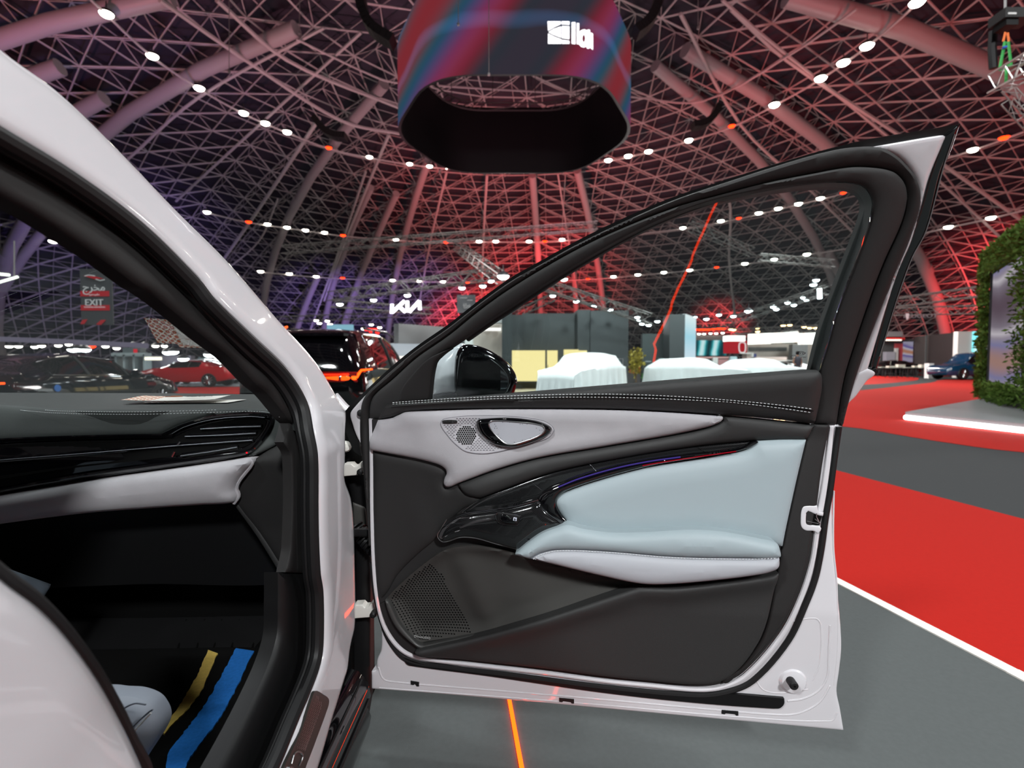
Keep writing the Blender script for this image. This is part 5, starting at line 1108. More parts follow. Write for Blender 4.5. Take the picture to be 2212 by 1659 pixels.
for (a, b, Ya, Yb, y0, y1) in [(1614, 1660, 46, 44, 722, 744), (1660, 1720, 44, 42, 718, 741), (1722, 1764, 42, 41, 720, 744)]:
    slab('screen', (Xp(a, Ya), Ya), (Xp(b, Yb), Yb), P(a, y1, Ya)[2], P(a, y0, Ya)[2], .2, M_lw, t)
truss('top_truss', P(1585, 716, 45.6), P(1764, 709, 41), .45, None, M_t, t)
t = thing('far_stand', 'wide pale grey far stand beneath the long glowing screen', 'stand', (Xp(1690, 47), 47, 0)); block('back_wall', 1614, 1772, 742, None, 47, 1, mat('warm_grey_wall', '#86807b', .7), t); block('window_band', 1618, 1700, 750, 758, 46.9, .1, M_blk, t); block('counter', 1614, 1700, 771, None, 44, 1, mat('counter_pink', '#c9b4ae', .6), t); block('pillar', 1712, 1745, 744, None, 45, .6, M_mg, t)
block('white_arch', 1600, 1626, 762, 764, 44, .3, M_offw, t); block('white_arch', 1624, 1628, 762, 780, 44, .3, M_offw, t); block('blue_block', 1628, 1634, 764, 772, 44, .3, mat('navy', '#1c2d6b', .6), t)
for i in range(8): 
    x = 1514 + i*11; q = P(x, 769, 47.5)
t = thing('shelf_stand', 'row of pink and white shelves behind the covered cars', 'stand', (Xp(1540, 44), 44, 0)); block('shelf', 1500, 1580, 771, 774, 44, .6, mat('pink_shelf', '#e2a9a4', .6), t); block('shelf_panel', 1540, 1551, 772, None, 43.8, .3, M_offw, t); block('shelf_panel', 1578, 1592, 770, None, 43.6, .3, mat('pale_cyan', '#bcd9df', .6), t); block('counter', 1552, 1577, 776, None, 44.2, .5, mat('rose_panel', '#c98f90', .6), t)
# person in the window
def person(x, Y, label, top, leg):
    X = Xp(x, Y); t = thing('person', label, 'person', (X, Y, 0))
    me = bpy.data.meshes.new('body'); J = [(0,0,.95), (0,0,1.15), (0,0,1.40), (0,0,1.50), (0,.0,1.60), (0,0,1.74), (.19,0,1.40), (.24,0,1.12), (.20,-.10,.90), (-.19,0,1.40), (-.25,0,1.12), (-.16,-.16,1.0), (.09,0,.90), (.11,.02,.50), (.11,0,.08), (.11,-.12,.04), (-.09,0,.90), (-.11,-.03,.50), (-.11,.02,.08), (-.11,-.10,.04)]
    E = [(0,1),(1,2),(2,3),(3,4),(4,5),(2,6),(6,7),(7,8),(2,9),(9,10),(10,11),(0,12),(12,13),(13,14),(14,15),(0,16),(16,17),(17,18),(18,19)]
    R = [.14,.14,.15,.06,.085,.07,.07,.05,.035,.07,.05,.035,.09,.065,.045,.04,.09,.065,.045,.04]
    me.from_pydata(J, E, []); o = bpy.data.objects.new('body', me); COL.objects.link(o); o.parent = t
    md = o.modifiers.new('s', 'SKIN'); sv = me.skin_vertices[0].data
    for i, r in enumerate(R): sv[i].radius = (r, r*.8)
    sv[0].use_root = True; o.modifiers.new('u', 'SUBSURF').levels = 1; o.modifiers['u'].render_levels = 1; me.materials.append(mat('skin', '#8a5f4a', .6))
    sh = MB(); sh.lathe([(.17, .92), (.18, 1.1), (.21, 1.35), (.15, 1.46), (.07, 1.50)], 14); sh.obj('shirt', top, t, True)
    tr = MB(); tr.tube([(.09, 0, .96), (.11, .02, .5), (.11, 0, .06)], [.105, .085, .065], 10); tr.tube([(-.09, 0, .96), (-.11, -.03, .5), (-.11, .02, .06)], [.105, .085, .065], 10); tr.obj('trousers', leg, t, True)
    hr = MB(); hr.lathe([(.085, 1.62), (.10, 1.68), (.085, 1.77), (.03, 1.81), (0, 1.81)], 12); hr.obj('hair', M_void, t, True)
    return t
person(1722, 30, 'standing person in a dark striped shirt near the right end of the door window', mat('dark_shirt', '#26232f', .8), mat('dark_trousers', '#1b1b20', .8))
person(1372, 75, 'tiny distant person', M_blk, M_blk) if False else None

# ---- right side beyond the door
t = thing('red_booth', 'far stand with red roof edge and purple poster right of the open door', 'stand', (Xp(1950, 52), 52, 0))
block('roof_edge', 1905, 1955, 729, 734, 50, 3, mat('booth_red', '#d42a26', .5), t); block('roof_light', 1905, 1948, 733, 736, 49.8, .2, emis('roof_line', '#ffeede', 1.8), t); block('back_wall', 1905, 1975, 732, None, 52, .5, M_mg, t); block('poster', 1954, 1973, 738, 782, 51, .2, ramp_screen('poster_picture', [(0, '#b9b4cc'), (.5, '#6a5aa8'), (.75, '#d8d5e4'), (1, '#c98a6a')], .5, 'Z', .2, 6.), t); block('red_panel', 1935, 1953, 742, 782, 51.2, .2, mat('booth_pink', '#b8474d', .6), t); block('pillar', 1936, 1941, 752, 783, 50.8, .3, M_offw, t); block('machine', 1915, 1934, 760, 780, 50.6, .5, mat('machine_lilac', '#b7b6c2', .5), t); block('roof_truss', 1918, 1950, 716, 727, 50, 2, mat('roof_grey', '#8d8a8c', .5), t)
t = thing('dark_wall', 'long dark brown grey stand wall in the far right', 'stand', (Xp(2010, 46), 46, 0)); slab('wall', (Xp(1973, 50), 50), (Xp(2003, 46.5), 46.5), 0, P(1973, 728, 50)[2], .4, mat('grey_wall', '#55504f', .7), t); slab('wall', (Xp(2004, 46), 46), (Xp(2071, 41), 41), 0, P(2004, 724, 46)[2], .4, M_brown, t); block('edge_post', 2001, 2003.5, 724, None, 45.8, .1, M_mg, t)
t = thing('stripe_screen', 'white wall with tall cyan light stripes behind the blue car', 'screen', (Xp(2100, 38), 38, 0)); block('white_wall', 2070, 2135, 716, None, 38, .4, mat('bright_wall', '#d6d3cf', .6), t)
M_cy = emis('cyan_stripe', '#7fe9f2', 1.5)
for (a, b, y1) in [(2103, 2108, 772), (2110, 2113, 772), (2115, 2116.5, 770), (2118, 2121, 772), (2124, 2130, 772), (2103, 2114, 775)]: block('light_stripe', a, b, 716 if y1 != 775 else 747, y1, 37.9, .08, M_cy if y1 != 775 else emis('pale_cyan_light', '#d3f7fa', 1.5), t)
block('floor_light', 2101, 2130, 800, 804, 36, .5, M_cy, t)
tag(block('lectern', 2007, 2018, 785, None, 36.3, .4, M_offw), 'small white lectern standing before the dark wall', 'lectern')
# tables in front of the far stand
for i, x in enumerate([1908, 1925, 1945, 1962, 1980, 1995]):
    Y_ = 40 - (i % 2)*2; X_ = Xp(x, Y_); t = thing('table', 'low dark table with bright things on it, %s from the left beyond the open door' % ORD[i], 'table', (X_, Y_, 0), 0, 'tables on the far red carpet')
    B = MB(); B.lathe([(.42, .70), (.42, .74), (0, .74)], 16); B.obj('tabletop', M_blk, t, True)
    for s_ in ((-.25, -.25), (.25, -.25), (.25, .25), (-.25, .25)): B = MB(); B.tube([(s_[0], s_[1], 0), (s_[0]*.8, s_[1]*.8, .71)], .02, 5); B.obj('leg', M_blk, t, True)
    B = MB(); B.box((-.3, -.15, .745), (.25, .15, .78 + .1*(i % 3))); tag(B.obj('model_box', mat('bright_model', '#c9c7b8', .3), None, True), 'pale flat display model on the far low table, %s from the left' % ORD[i], 'model', 'models on the far tables'); COL.objects[-1].location = (X_, Y_, 0)
# name in small letters on the black truss
text('truss_sign', 'PEUGEOT', .27, emis('sign_letters', '#a08f92', .5), P(1988, 683, 27.5), facing((-.3, -1, 0)), extrude=.02, sx=1.3); tag(bpy.data.objects['truss_sign'], 'small pale lettering hanging under the lower black truss', 'sign')
B = MB(); B.add([P(x, y, 27.6) for x, y in [(1956, 677), (1964, 677), (1963, 687), (1960, 692), (1957, 687)]] + [P(x, y, 27.65) for x, y in [(1956, 677), (1964, 677), (1963, 687), (1960, 692), (1957, 687)]], [(0, 1, 2, 3, 4), (9, 8, 7, 6, 5), (0, 1, 6, 5), (1, 2, 7, 6), (2, 3, 8, 7), (3, 4, 9, 8), (4, 0, 5, 9)]); tag(recalc(B.obj('shield_sign', mat('shield_grey', '#8d7c80', .4), smooth=False)), 'small grey shield beside the lettering under the black truss', 'sign')

# ---- hedge wall with its screen and lit platform
pf = thing('platform', 'low grey platform with a glowing white front edge under the hedge wall', 'platform', (9, 9, 0))
pts = [(7.9, 10.25), (8.35, 8.0), (9.0, 4.9), (17, 4.9), (17, 16.4), (13.4, 14.4)]; k = len(pts)
o = obj('deck', [(x, y, .17) for x, y in pts] + [(x, y, .11) for x, y in pts], [tuple(range(k)), tuple(range(2*k-1, k-1, -1))] + [(i, i+k, (i+1) % k+k, (i+1) % k) for i in range(k)], mat('platform_top', '#8f9294', .35), pf, smooth=False); recalc(o)
pin = [(8.0, 10.1), (8.45, 8.0), (9.1, 5.0), (16.9, 5.0), (16.9, 16.2), (13.4, 14.25)]
o = obj('base', [(x, y, .11) for x, y in pin] + [(x, y, 0) for x, y in pin], [tuple(range(k)), tuple(range(2*k-1, k-1, -1))] + [(i, i+k, (i+1) % k+k, (i+1) % k) for i in range(k)], M_blk, pf, smooth=False); recalc(o)
B = MB(); B.tube([(7.9, 10.25, .06), (8.35, 8.0, .06), (9.0, 4.9, .06)], .045, 6); B.obj('light_edge', emis('edge_white', '#fff5f4', 9), pf)
hw = thing('hedge_screen', 'tall wall of green hedge framing a large upright screen at the right edge', 'screen', (12, 12, 0))
ha = Vector((12.75, 13.75, 0)); hb = Vector((8.9, 8.0, 0)); hd = (hb-ha).normalized(); hn = Vector((hd.y, -hd.x, 0)); hn = -hn if hn.dot(Vector((-1, -1, 0))) < 0 else hn
Lh = (hb-ha).length
def hp(s_, z, o_=0): q = ha + hd*s_ + hn*o_; return (q.x, q.y, z)
def hbox(name, s0, s1, z0, z1, o0, o1, m, bp=None):
    B = MB(); B.add([hp(s, z, o_) for z in (z0, z1) for (s, o_) in ((s0, o0), (s1, o0), (s1, o1), (s0, o1))], [(0,3,2,1), (4,5,6,7), (0,1,5,4), (1,2,6,5), (2,3,7,6), (3,0,4,7)]); return recalc(B.obj(name, m, hw, smooth=False))
# find the screen's extent along the wall from its two upright edges
def s_at(px):
    lo, hi = -1, 8
    for _ in range(40):
        m_ = (lo+hi)/2; q = ha + hd*m_; x = CX + q.x/q.y*FPX
        if x < px: lo = m_
        else: hi = m_
    return lo
sL, sR = s_at(2139), s_at(2203)
HT = 4.05
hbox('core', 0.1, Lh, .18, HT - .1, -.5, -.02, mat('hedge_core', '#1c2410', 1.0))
hbox('picture', sL, sR, .62, 3.45, -.02, .02, ramp_screen('wall_picture', [(0, '#6a5a66'), (.3, '#8f8592'), (.5, '#d9d2da'), (.62, '#a99fae'), (.8, '#8d8bb4'), (1, '#b58f86')], .62, 'Z', .11, 4.5))
hbox('picture_frame', sL - .07, sL, .58, 3.5, -.02, .06, M_blk)
B = MB()
def leafat(s0, s1, z0, z1, n, o0=0.0, o1=.22):
    for i in range(n):
        s_ = random.uniform(s0, s1); z = random.uniform(z0, z1); p = Vector(hp(s_, z, random.uniform(o0, o1))); d = (hn*random.uniform(.2, 1) + hd*random.gauss(0, .6) + Vector((0, 0, random.gauss(.1, .6)))).normalized(); t_ = d.cross(Vector((random.random(), random.random(), random.random()))).normalized(); l = random.uniform(.07, .15)
        B.add([p, p + d*l*.5 + t_*l*.2, p + d*l, p + d*l*.5 - t_*l*.2], [(0, 1, 2, 3)])
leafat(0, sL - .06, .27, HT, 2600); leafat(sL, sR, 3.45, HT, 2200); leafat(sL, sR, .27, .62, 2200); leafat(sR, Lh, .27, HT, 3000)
for i in range(1500):
    q = random.uniform(0, Lh); p = Vector(hp(q, HT - .02, random.uniform(-.4, .15))); d = Vector((random.gauss(0, .5), random.gauss(0, .5), 1)).normalized(); t_ = d.cross(Vector((1, .3, 0))).normalized(); l = .11
    B.add([p, p + d*l*.5 + t_*l*.2, p + d*l, p + d*l*.5 - t_*l*.2], [(0, 1, 2, 3)])
for i in range(900):
    p = Vector(hp(random.uniform(-.12, .1), random.uniform(.27, HT), random.uniform(-.5, .1))); d = (-hd*random.uniform(.3, 1) + Vector((0, 0, random.gauss(0, .5)))).normalized(); t_ = d.cross(Vector((0, .3, 1))).normalized(); l = .13
    B.add([p, p + d*l*.5 + t_*l*.2, p + d*l, p + d*l*.5 - t_*l*.2], [(0, 1, 2, 3)])
o = B.obj('foliage', M_hedge, hw, smooth=False); o['kind'] = 'stuff'
for i, (s_, w_) in enumerate(((1812, 1),)): pass

# ---- crane truss, motor and sling at the upper right
Yt = 9.0
tr_a = P(2152, 155, Yt); tr_b = P(2330, 330, Yt - .2); tr_c = P(2300, 95, Yt - 1.5)
truss('aluminium_truss', P(2158, 178, Yt), P(2260, 120, Yt - 1.2), .30, 'silver box truss in green slings at the top right corner', mat('bright_truss', '#aaa7a4', .35, metal=.5), cells=5, group=None)
truss('aluminium_truss', P(2176, 205, Yt + .1), P(2290, 330, Yt + .1), .22, 'silver truss leg slanting down out of the top right corner', mat('bright_truss'), cells=7, group=None)
B = MB(); B.tube([P(2172, -30, Yt), P(2171, 26, Yt)], .02, 6); 
mo = thing('chain_hoist', 'black chain hoist motor hanging above the green slings', 'hoist', tuple(P(2172, 30, Yt)))
B.obj('chain', M_steel, mo)
q = P(2178, 42, Yt); B = MB(); B.box((q[0]-.20, q[1]-.16, q[2]-.06), (q[0]+.33, q[1]+.16, q[2]+.10)); B.obj('motor', M_dsteel, mo, smooth=False)
B = MB(); B.box((q[0]-.14, q[1]-.12, q[2]-.16), (q[0]+.06, q[1]+.12, q[2]-.06)); B.obj('hook_block', M_black, mo, smooth=False)
B = MB(); B.box((q[0]-.16, q[1]-.165, q[2]-.02), (q[0]-.02, q[1]-.16, q[2]+.01)); B.obj('motor_label', M_offw, mo, smooth=False)
q = P(2140, 70, Yt + .3); B = MB(); B.tube([P(2145, 68, Yt+.3), P(2143, 105, Yt+.3), P(2146, 148, Yt+.3)], .07, 8, flat=.8); B.obj('chain_bag', M_black, mo)
M_sl = mat('green_sling', '#2f9a45', .6); M_or = mat('orange_sling', '#e8732e', .6)
sg = thing('lifting_sling', 'green lifting sling with an orange top holding the silver truss', 'sling', tuple(P(2172, 70, Yt)))
B = MB()
for l in ([(2171, 90), (2160, 146)], [(2178, 90), (2184, 140)], [(2158, 150), (2176, 143), (2186, 141)], [(2174, 143), (2173, 180)]): B.tube([P(x, y, Yt - .17) for x, y in l], .028, 6, flat=.35)
B.obj('green_strap', M_sl, sg)
B = MB(); B.tube([P(x, y, Yt - .15) for x, y in [(2167, 90), (2172, 70), (2177, 71), (2179, 90)]], .022, 6, flat=.4); B.obj('orange_strap', M_or, sg)
B = MB(); B.tube([P(2167, 103, Yt-.2), P(2174, 101, Yt-.2)], .02, 6); B.obj('blue_tag', mat('blue_tag', '#2458c8', .5), sg)

# ---- glowing sign: strokes of the car maker's letters
sg = thing('glowing_sign', 'white glowing car maker lettering hanging in front of the far roof', 'sign', tuple(P(878, 663, 26)))
emk = emis('sign_glow', '#f3efff', 4.5)
for l in ([(846, 677), (847, 658), (855, 655)][0:2] + [(847, 657)], [(848, 674), (874, 650)], [(862, 662), (876, 674)], [(880, 674), (880, 650)], [(880, 674), (888, 674)][0:0] or [(884, 674), (906, 650)], [(906, 650), (907, 669)]):
    if len(l) < 2: continue
    B = MB(); B.tube([P(x, y, 26) for x, y in l], .085, 8); B.obj('letter_stroke', emk, sg)
tag(block('blue_screen', 706, 761, 701, 719, 34, .3, emis('pale_blue_screen', '#8fc3d6', .8)), 'pale blue screen showing over the black car roof', 'screen')
t = thing('neon_sign', 'thin red glowing frame right of the pale blue screen over the black car roof', 'sign', tuple(P(800, 712, 36)))
for l in ([(788, 712), (814, 712)], [(800, 713), (801, 720)], [(812, 716), (818, 721)]): B = MB(); B.tube([P(x, y, 36) for x, y in l], .1, 6); B.obj('bar', emis('red_bar', '#ff3028', 2), t)
B = MB(); B.tube([P(616, 719, 36), P(616, 707, 36), P(621, 706, 36)], .08, 6); tag(B.obj('orange_light', emis('orange_bar', '#ff6a30', 2)), 'small orange light bar by the left end of the black car roof', 'lamp')
# banner with directions
def banner(name, quad, Y, label, lines, stripes, m=None):
    t = thing(name, label, 'banner', tuple(P(quad[0], quad[1], Y))); x0, y0, x1, y1 = quad
    block('cloth', x0, x1, y0, y1, Y, .05, mat('banner_grey', '#3d3f42', .8), t)
    for (a, b, c, d, col) in stripes:
        block('stripe', a, c, b, d, Y - .02, .015, col, t)
    for (s, x, y, sz, mm, sx) in lines: text('lettering', s, sz/FPX*Y*1.38, mm, P(x, y, Y - .05), facing((0, -1, 0)), t, .01, sx=sx, bold=.0)
    return t
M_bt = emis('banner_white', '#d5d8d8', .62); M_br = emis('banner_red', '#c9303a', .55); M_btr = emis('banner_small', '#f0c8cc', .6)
bn = banner('exit_banner', (172, 581, 240, 702), 15, 'hanging grey exit banner with white and red lettering seen through the windscreen',
       [('EXIT', 203, 654, 14, M_bt, 1.0), ('\uFE9D\uFEAE\uFEA8\uFEE3', 203, 621, 16, M_bt, 1.0), ('TO PARKING AND SHUTTLE', 204, 663.5, 2.6, M_btr, 1.0), ('\uFE9D\uFEAE\uFEA8\uFEE3 \uFEE2\uFEF4\uFEE0\uFEB3', 204, 636, 3.4, M_btr, 1.0)], [(173, 628.5, 235, 640, M_br), (174, 659, 236, 670.5, M_br)])
for pl in ([(175, 700), (180, 691), (189, 690), (182, 700)], [(209, 701), (220, 691), (229, 691), (218, 702)], [(181, 596), (205, 597), (224, 602), (205, 603)]):
    pp = [P(x, y, 14.97) for x, y in pl]; k = 4; B = MB(); B.add([(p[0], p[1]-.03, p[2]) for p in pp] + [tuple(p) for p in pp], [(0, 1, 2, 3), (7, 6, 5, 4), (0, 1, 5, 4), (1, 2, 6, 5), (2, 3, 7, 6), (3, 0, 4, 7)]); recalc(B.obj('red_mark', M_br, bn, smooth=False))
for l in ([(183, 596), (192, 594), (205, 596)], [(207, 603), (216, 606), (226, 604)]): B = MB(); B.tube([P(x, y, 14.93) for x, y in l], .014, 6); B.obj('white_mark', M_bt, bn)
b2 = banner('direction_banner', (987, 637, 1027, 676), 24, 'dark hanging direction banner against the red roof beside the window frame', [('\uFE94\uFEDF\uFE8E\uFEBB', 1008, 659, 6, M_bt, 1.0), ('GATE', 1009, 664.5, 4.5, M_bt, 1.0)], [(994, 643, 1009, 644, M_bt), (1009, 648, 1021, 649, M_bt)])
# hanging light bars at the far left
for i, (a, b, Y_) in enumerate([((-40, 588), (20, 594), 9), ((-30, 618), (38, 598), 9)]):
    B = MB(); B.tube([P(*a, Y_), P(*b, Y_)], .025, 6); tag(B.obj('light_bar', emis('bar_light', '#e8efe0', 3.0 if i == 0 else .5)), ('bright' if i == 0 else 'dim') + ' thin light bar hanging at the left edge behind the windscreen', 'lamp')
B = MB(); B.tube([P(31, 520, 9), P(31, 598, 9)], .012, 5); tag(B.obj('hanging_rod', M_steel), 'thin rod holding the dim light bar at the left edge', 'rod')

# ---- things seen through the windscreen
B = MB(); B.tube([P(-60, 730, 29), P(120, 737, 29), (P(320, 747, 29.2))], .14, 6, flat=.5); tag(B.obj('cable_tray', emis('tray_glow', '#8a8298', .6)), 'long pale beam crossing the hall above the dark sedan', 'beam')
t = thing('portal_frame', 'grey portal frame stand behind the dark sedan', 'stand', (Xp(285, 30), 30, 0))
block('lintel', 240, 312, 762, 770, 30, .6, mat('portal_grey', '#7c8688', .5), t)
for x in (247, 265, 286, 308): block('post', x, x+4, 766, None, 30, .6, mat('portal_grey'), t)
block('sign_box', 265, 303, 751, 764, 30.5, .5, mat('portal_dark', '#4c5659', .5), t); block('back_wall', 250, 308, 770, None, 31.5, .3, M_brown, t); block('red_strip', 288, 294, 754, 763, 30.3, .1, emis('red_strip', '#e02838', 1), t)
tag(block('panel_lamp', 312, 342, 771, 778, 29, .3, emis('panel_light', '#fff7e0', 2.2)), 'small bright warm light panel right of the portal frame', 'lamp')
t = thing('numbered_wall', 'grey wall with a large dark figure eight', 'wall panel', (Xp(345, 31), 31, 0)); block('wall', 312, 412, 768, None, 31, .4, mat('violet_grey_wall', '#59545f', .7), t); text('figure', '8', .62, mat('figure_dark', '#232128', .8), P(343, 803, 30.9), facing((0, -1, 0)), t, .01, bold=.01)
t = thing('brown_stand', 'brown stand with a small teal screen near the windscreen pillar', 'stand', (Xp(480, 28), 28, 0)); block('wall', 455, 492, 760, None, 29, .4, mat('wood_brown', '#4a3630', .6), t); block('wall', 492, 500, 768, 800, 28.6, .2, mat('violet_wall', '#3a3040', .6), t); block('wall', 428, 456, 772, None, 29.4, .4, mat('teal_grey', '#3f4d50', .6), t)
block('screen', 463, 478, 800, 825, 28.8, .2, emis('teal_screen', '#55b8d0', .9), t); B = MB(); B.tube([P(488, 832, 26), P(488, 794, 26), P(483, 793, 26)], .06, 6); tag(B.obj('hooked_lamp', emis('hook_white', '#ffffff', 1.6)), 'thin white hook shaped light standing by the brown stand', 'lamp'); block('red_box', 494, 508, 787, 803, 28.7, .3, emis('red_box', '#e0302c', .8), t)
# ------------------------------------------------------------------ cars
def interp(tab, s):
    for i in range(len(tab)-1):
        if tab[i][0] <= s <= tab[i+1][0]:
            t = (s - tab[i][0])/max(1e-9, tab[i+1][0]-tab[i][0]); t = t*t*(3-2*t)*.5 + t*.5
            return [a + (b-a)*t for a, b in zip(tab[i][1:], tab[i+1][1:])]
    return list(tab[-1][1:]) if s > tab[-1][0] else list(tab[0][1:])
def car_model(name, label, cat, loc, rz, L, tab, paint, glassm, wr, wheel_y, group=None, lamps_=None, glass_rng=(.18, .72), ns=44, plate=False, detail=True):
    """tab rows: s (0 rear..1 front), half width, low z, shoulder z, roof z, roof half width"""
    t = thing(name, label, cat, loc, rz, group)
    sec = []
    for i in range(ns+1):
        s = i/ns; w, zl, zs, zr, rw = interp(tab, s); y = -L/2 + L*s
        cab = max(0, zr - zs)
        hw = [ (w*.88, zl), (w*.97, zl+.10), (w*1.0, (zl+zs)/2), (w*.985, zs-.12), (w*.95, zs), (rw + (w*.95-rw)*.5, zs + cab*.5), (rw, zs + cab*.86), (rw*.88, zs + cab*.965), (rw*.5, zs + cab), (0, zs + cab*1.0 + .012)]
        ring = [(x, y, z) for x, z in hw] + [(-x, y, z) for x, z in hw[-2::-1]]
        sec.append(ring)
    n = len(sec[0]); vs = sum(sec, []); body = []; gl = []
    for i in range(ns):
        sA = (i+.5)/ns
        for j in range(n-1):
            q = (i*n+j, i*n+j+1, (i+1)*n+j+1, (i+1)*n+j); jj = min(j, n-2-j)
            w, zl, zs, zr, rw = interp(tab, sA)
            if jj in (4, 5) and glass_rng[0] < sA < glass_rng[1] and zr - zs > .22: gl.append(q)
            else: body.append(q)
    body += [tuple(range(n-1, -1, -1)), tuple(ns*n + j for j in range(n)), ]
    bot = [(i*n, (i+1)*n, (i+2)*n-1, (i+1)*n-1) for i in range(ns)]; body += bot
    
    o = obj('body', vs, body, paint, t, True, ang=50)
    bm = bmesh.new(); bm.from_mesh(o.data); bmesh.ops.recalc_face_normals(bm, faces=bm.faces); bm.to_mesh(o.data); bm.free(); o.data.set_sharp_from_angle(angle=math.radians(50))
    for sd_ in (-1, 1):
        ff = [f for f in gl if sum(vs[v][0] for v in f)*sd_ > 0]
        if ff: us = sorted({v for f in ff for v in f}); mp = {v: k for k, v in enumerate(us)}; obj('side_window', [vs[v] for v in us], [tuple(mp[v] for v in f) for f in ff], glassm, t, True)
    if detail and gl:
        for sg_ in (1, -1):
            B = MB(); idx = [i for i in range(ns+1) if glass_rng[0] <= i/ns <= glass_rng[1] and (lambda r: r[3]-r[2] > .24)(interp(tab, i/ns))]
            j0 = 4 if sg_ == 1 else n-1-4; j1 = 6 if sg_ == 1 else n-1-6
            if len(idx) > 3: loop = [sec[i][j0] for i in idx] + [sec[i][j1] for i in idx[::-1]]; B.tube([(x*1.004, y, z) for x, y, z in loop + [loop[0]]], .010, 6); B.obj('window_trim', M_chrome, t, True)
            for s_ in (.42, .62):
                i = int(s_*ns); B = MB(); B.tube([tuple(sec[i][j0]), tuple(sec[i][j0+sg_]), tuple(sec[i][j1])], .03, 6); B.obj('door_pillar', M_black, t, True)
    for sx_ in (-1, 1):
        for wy in wheel_y:
            w = interp(tab, (wy+L/2)/L)[0]
            B = MB(); B.lathe([(wr*.6, -.12), (wr*.93, -.12), (wr, -.07), (wr, .07), (wr*.93, .12), (wr*.66, .12), (wr*.62, .10), (0, .10)], 26, Matrix.Translation((sx_*(w-.10), wy, wr)) @ Matrix.Rotation(0 if sx_ > 0 else PI, 4, 'Z'), 'X'); wh = B.obj('wheel', M_rub, t, True)
            if detail:
                B = MB(); Mx = Matrix.Translation((sx_*(w + .02), wy, wr))
                for k in range(10): a = 2*PI*k/10; B.tube([Mx @ Vector((0, .03*math.cos(a), .03*math.sin(a))), Mx @ Vector((0, wr*.62*math.cos(a), wr*.62*math.sin(a)))], .018, 4)
                r_ = B.obj('rim', M_silver, wh, True)
    return t, sec
M_bpaint = mat('black_paint', '#040406', .07, coat=1.0); M_dglass = mat('dark_car_glass', '#0a0c0e', .03, spec=.8)
M_redp = mat('red_paint', '#a80f1a', .15, coat=1.0); M_bluep = mat('blue_paint', '#0a3450', .15, coat=1.0)
SUV = [(0, .80, .42, .98, 1.02, .62), (.012, .90, .34, 1.02, 1.22, .66), (.05, .95, .28, 1.06, 1.50, .66), (.10, .965, .26, 1.07, 1.66, .67), (.2, .975, .26, 1.06, 1.70, .68), (.45, .98, .26, 1.03, 1.72, .68), (.60, .98, .26, 1.00, 1.62, .66), (.72, .97, .26, .97, 1.10, .66), (.78, .96, .26, .98, .99, .80), (.92, .92, .27, .90, .93, .78), (.98, .84, .30, .78, .80, .7), (1, .70, .36, .62, .66, .6)]
Ls = 4.8
suv, sec = car_model('car', 'black glossy SUV seen from behind with lit red tail lamps', 'car', (-3.12, 7.45 + Ls/2, 0), 0, Ls, SUV, M_bpaint, M_dglass, .37, (-1.4, 1.45))
# rear window, lamps, badge strip
def rearpatch(nm, pts, y, m, th=.02, R=.0): 
    B = MB(); k = len(pts); f = [(x, y(x, z) if callable(y) else y, z) for x, z in pts]; b = [(p[0], p[1] + th, p[2]) for p in f]
    B.add(f + b, [tuple(range(k)), tuple(range(2*k-1, k-1, -1))] + [(i, (i+1) % k, (i+1) % k+k, i+k) for i in range(k)]); return recalc(B.obj(nm, m, suv, True, smooth=False))
ry = lambda x, z: -Ls/2 + (.0 if z < 1.02 else (z-1.02)*.62) - .03 + abs(x)**3*.10
rearpatch('rear_window', [(-.60, 1.16), (.60, 1.16), (.66, 1.30), (.60, 1.50), (-.60, 1.50), (-.66, 1.30)], ry, M_dglass)
B = MB(); B.box((-.62, -Ls/2 + .18, 1.56), (.62, -Ls/2 + .60, 1.60)); B.obj('spoiler', M_bpaint, suv, True)
RL_ = emis('tail_red', '#ff2a14', 3.2); RO = emis('tail_orange', '#ff4a12', 4.2)
B = MB(); B.tube([(-.75, ry(.75, .99)-.03, .99), (-.3, ry(.3, .99)-.03, .985), (.3, ry(.3, .99)-.03, .985), (.75, ry(.75, .99)-.03, .99)], .012, 6); B.obj('light_strip', RL_, suv, True)
for sx_ in (-1, 1):
    B = MB(); B.tube([(sx_*.36, ry(.36, .93)-.03, .945), (sx_*.60, ry(.6, .93)-.02, .935)], [.008, .032], 8, flat=.6); B.tube([(sx_*.64, ry(.64, .93)-.02, .935), (sx_*.84, ry(.84, .93)+.02, .935)], [.032, .034], 8, flat=.6); B.tube([(sx_*.84, ry(.84, .93)+.02, .945), (sx_*.90, ry(.9, 1.0)+.05, 1.05), (sx_*.985, ry(.98, 1.0)+.30, 1.06)], [.022, .016, .012], 8); B.obj('tail_lamp', RO, suv, True)
    B = MB(); B.tube([(sx_*.20, ry(.2, .93)-.035, 1.0), (sx_*.86, ry(.86, .93)-.01, .995)], .03, 8, flat=.4); B.tube([(sx_*.4, ry(.4, .93)-.028, .90), (sx_*.86, ry(.86, .93)+.01, .895)], .02, 8, flat=.4); B.obj('lamp_cover', mat('red_lens', '#7a0a08', .1, coat=1.0), suv, True)
    B = MB(); B.tube([(sx_*.62, -1.2, 1.73), (sx_*.64, .3, 1.75), (sx_*.62, .9, 1.68)], .018, 6); B.obj('roof_rail', M_chrome, suv, True)
rearpatch('number_recess', [(-.28, .62), (.28, .62), (.30, .80), (-.30, .80)], -Ls/2 - .02, M_black, .03)
B = MB(); B.tube([(-.12, -Ls/2 - .05, .87), (.12, -Ls/2 - .05, .87)], .012, 6); B.obj('badge', M_chrome, suv, True)
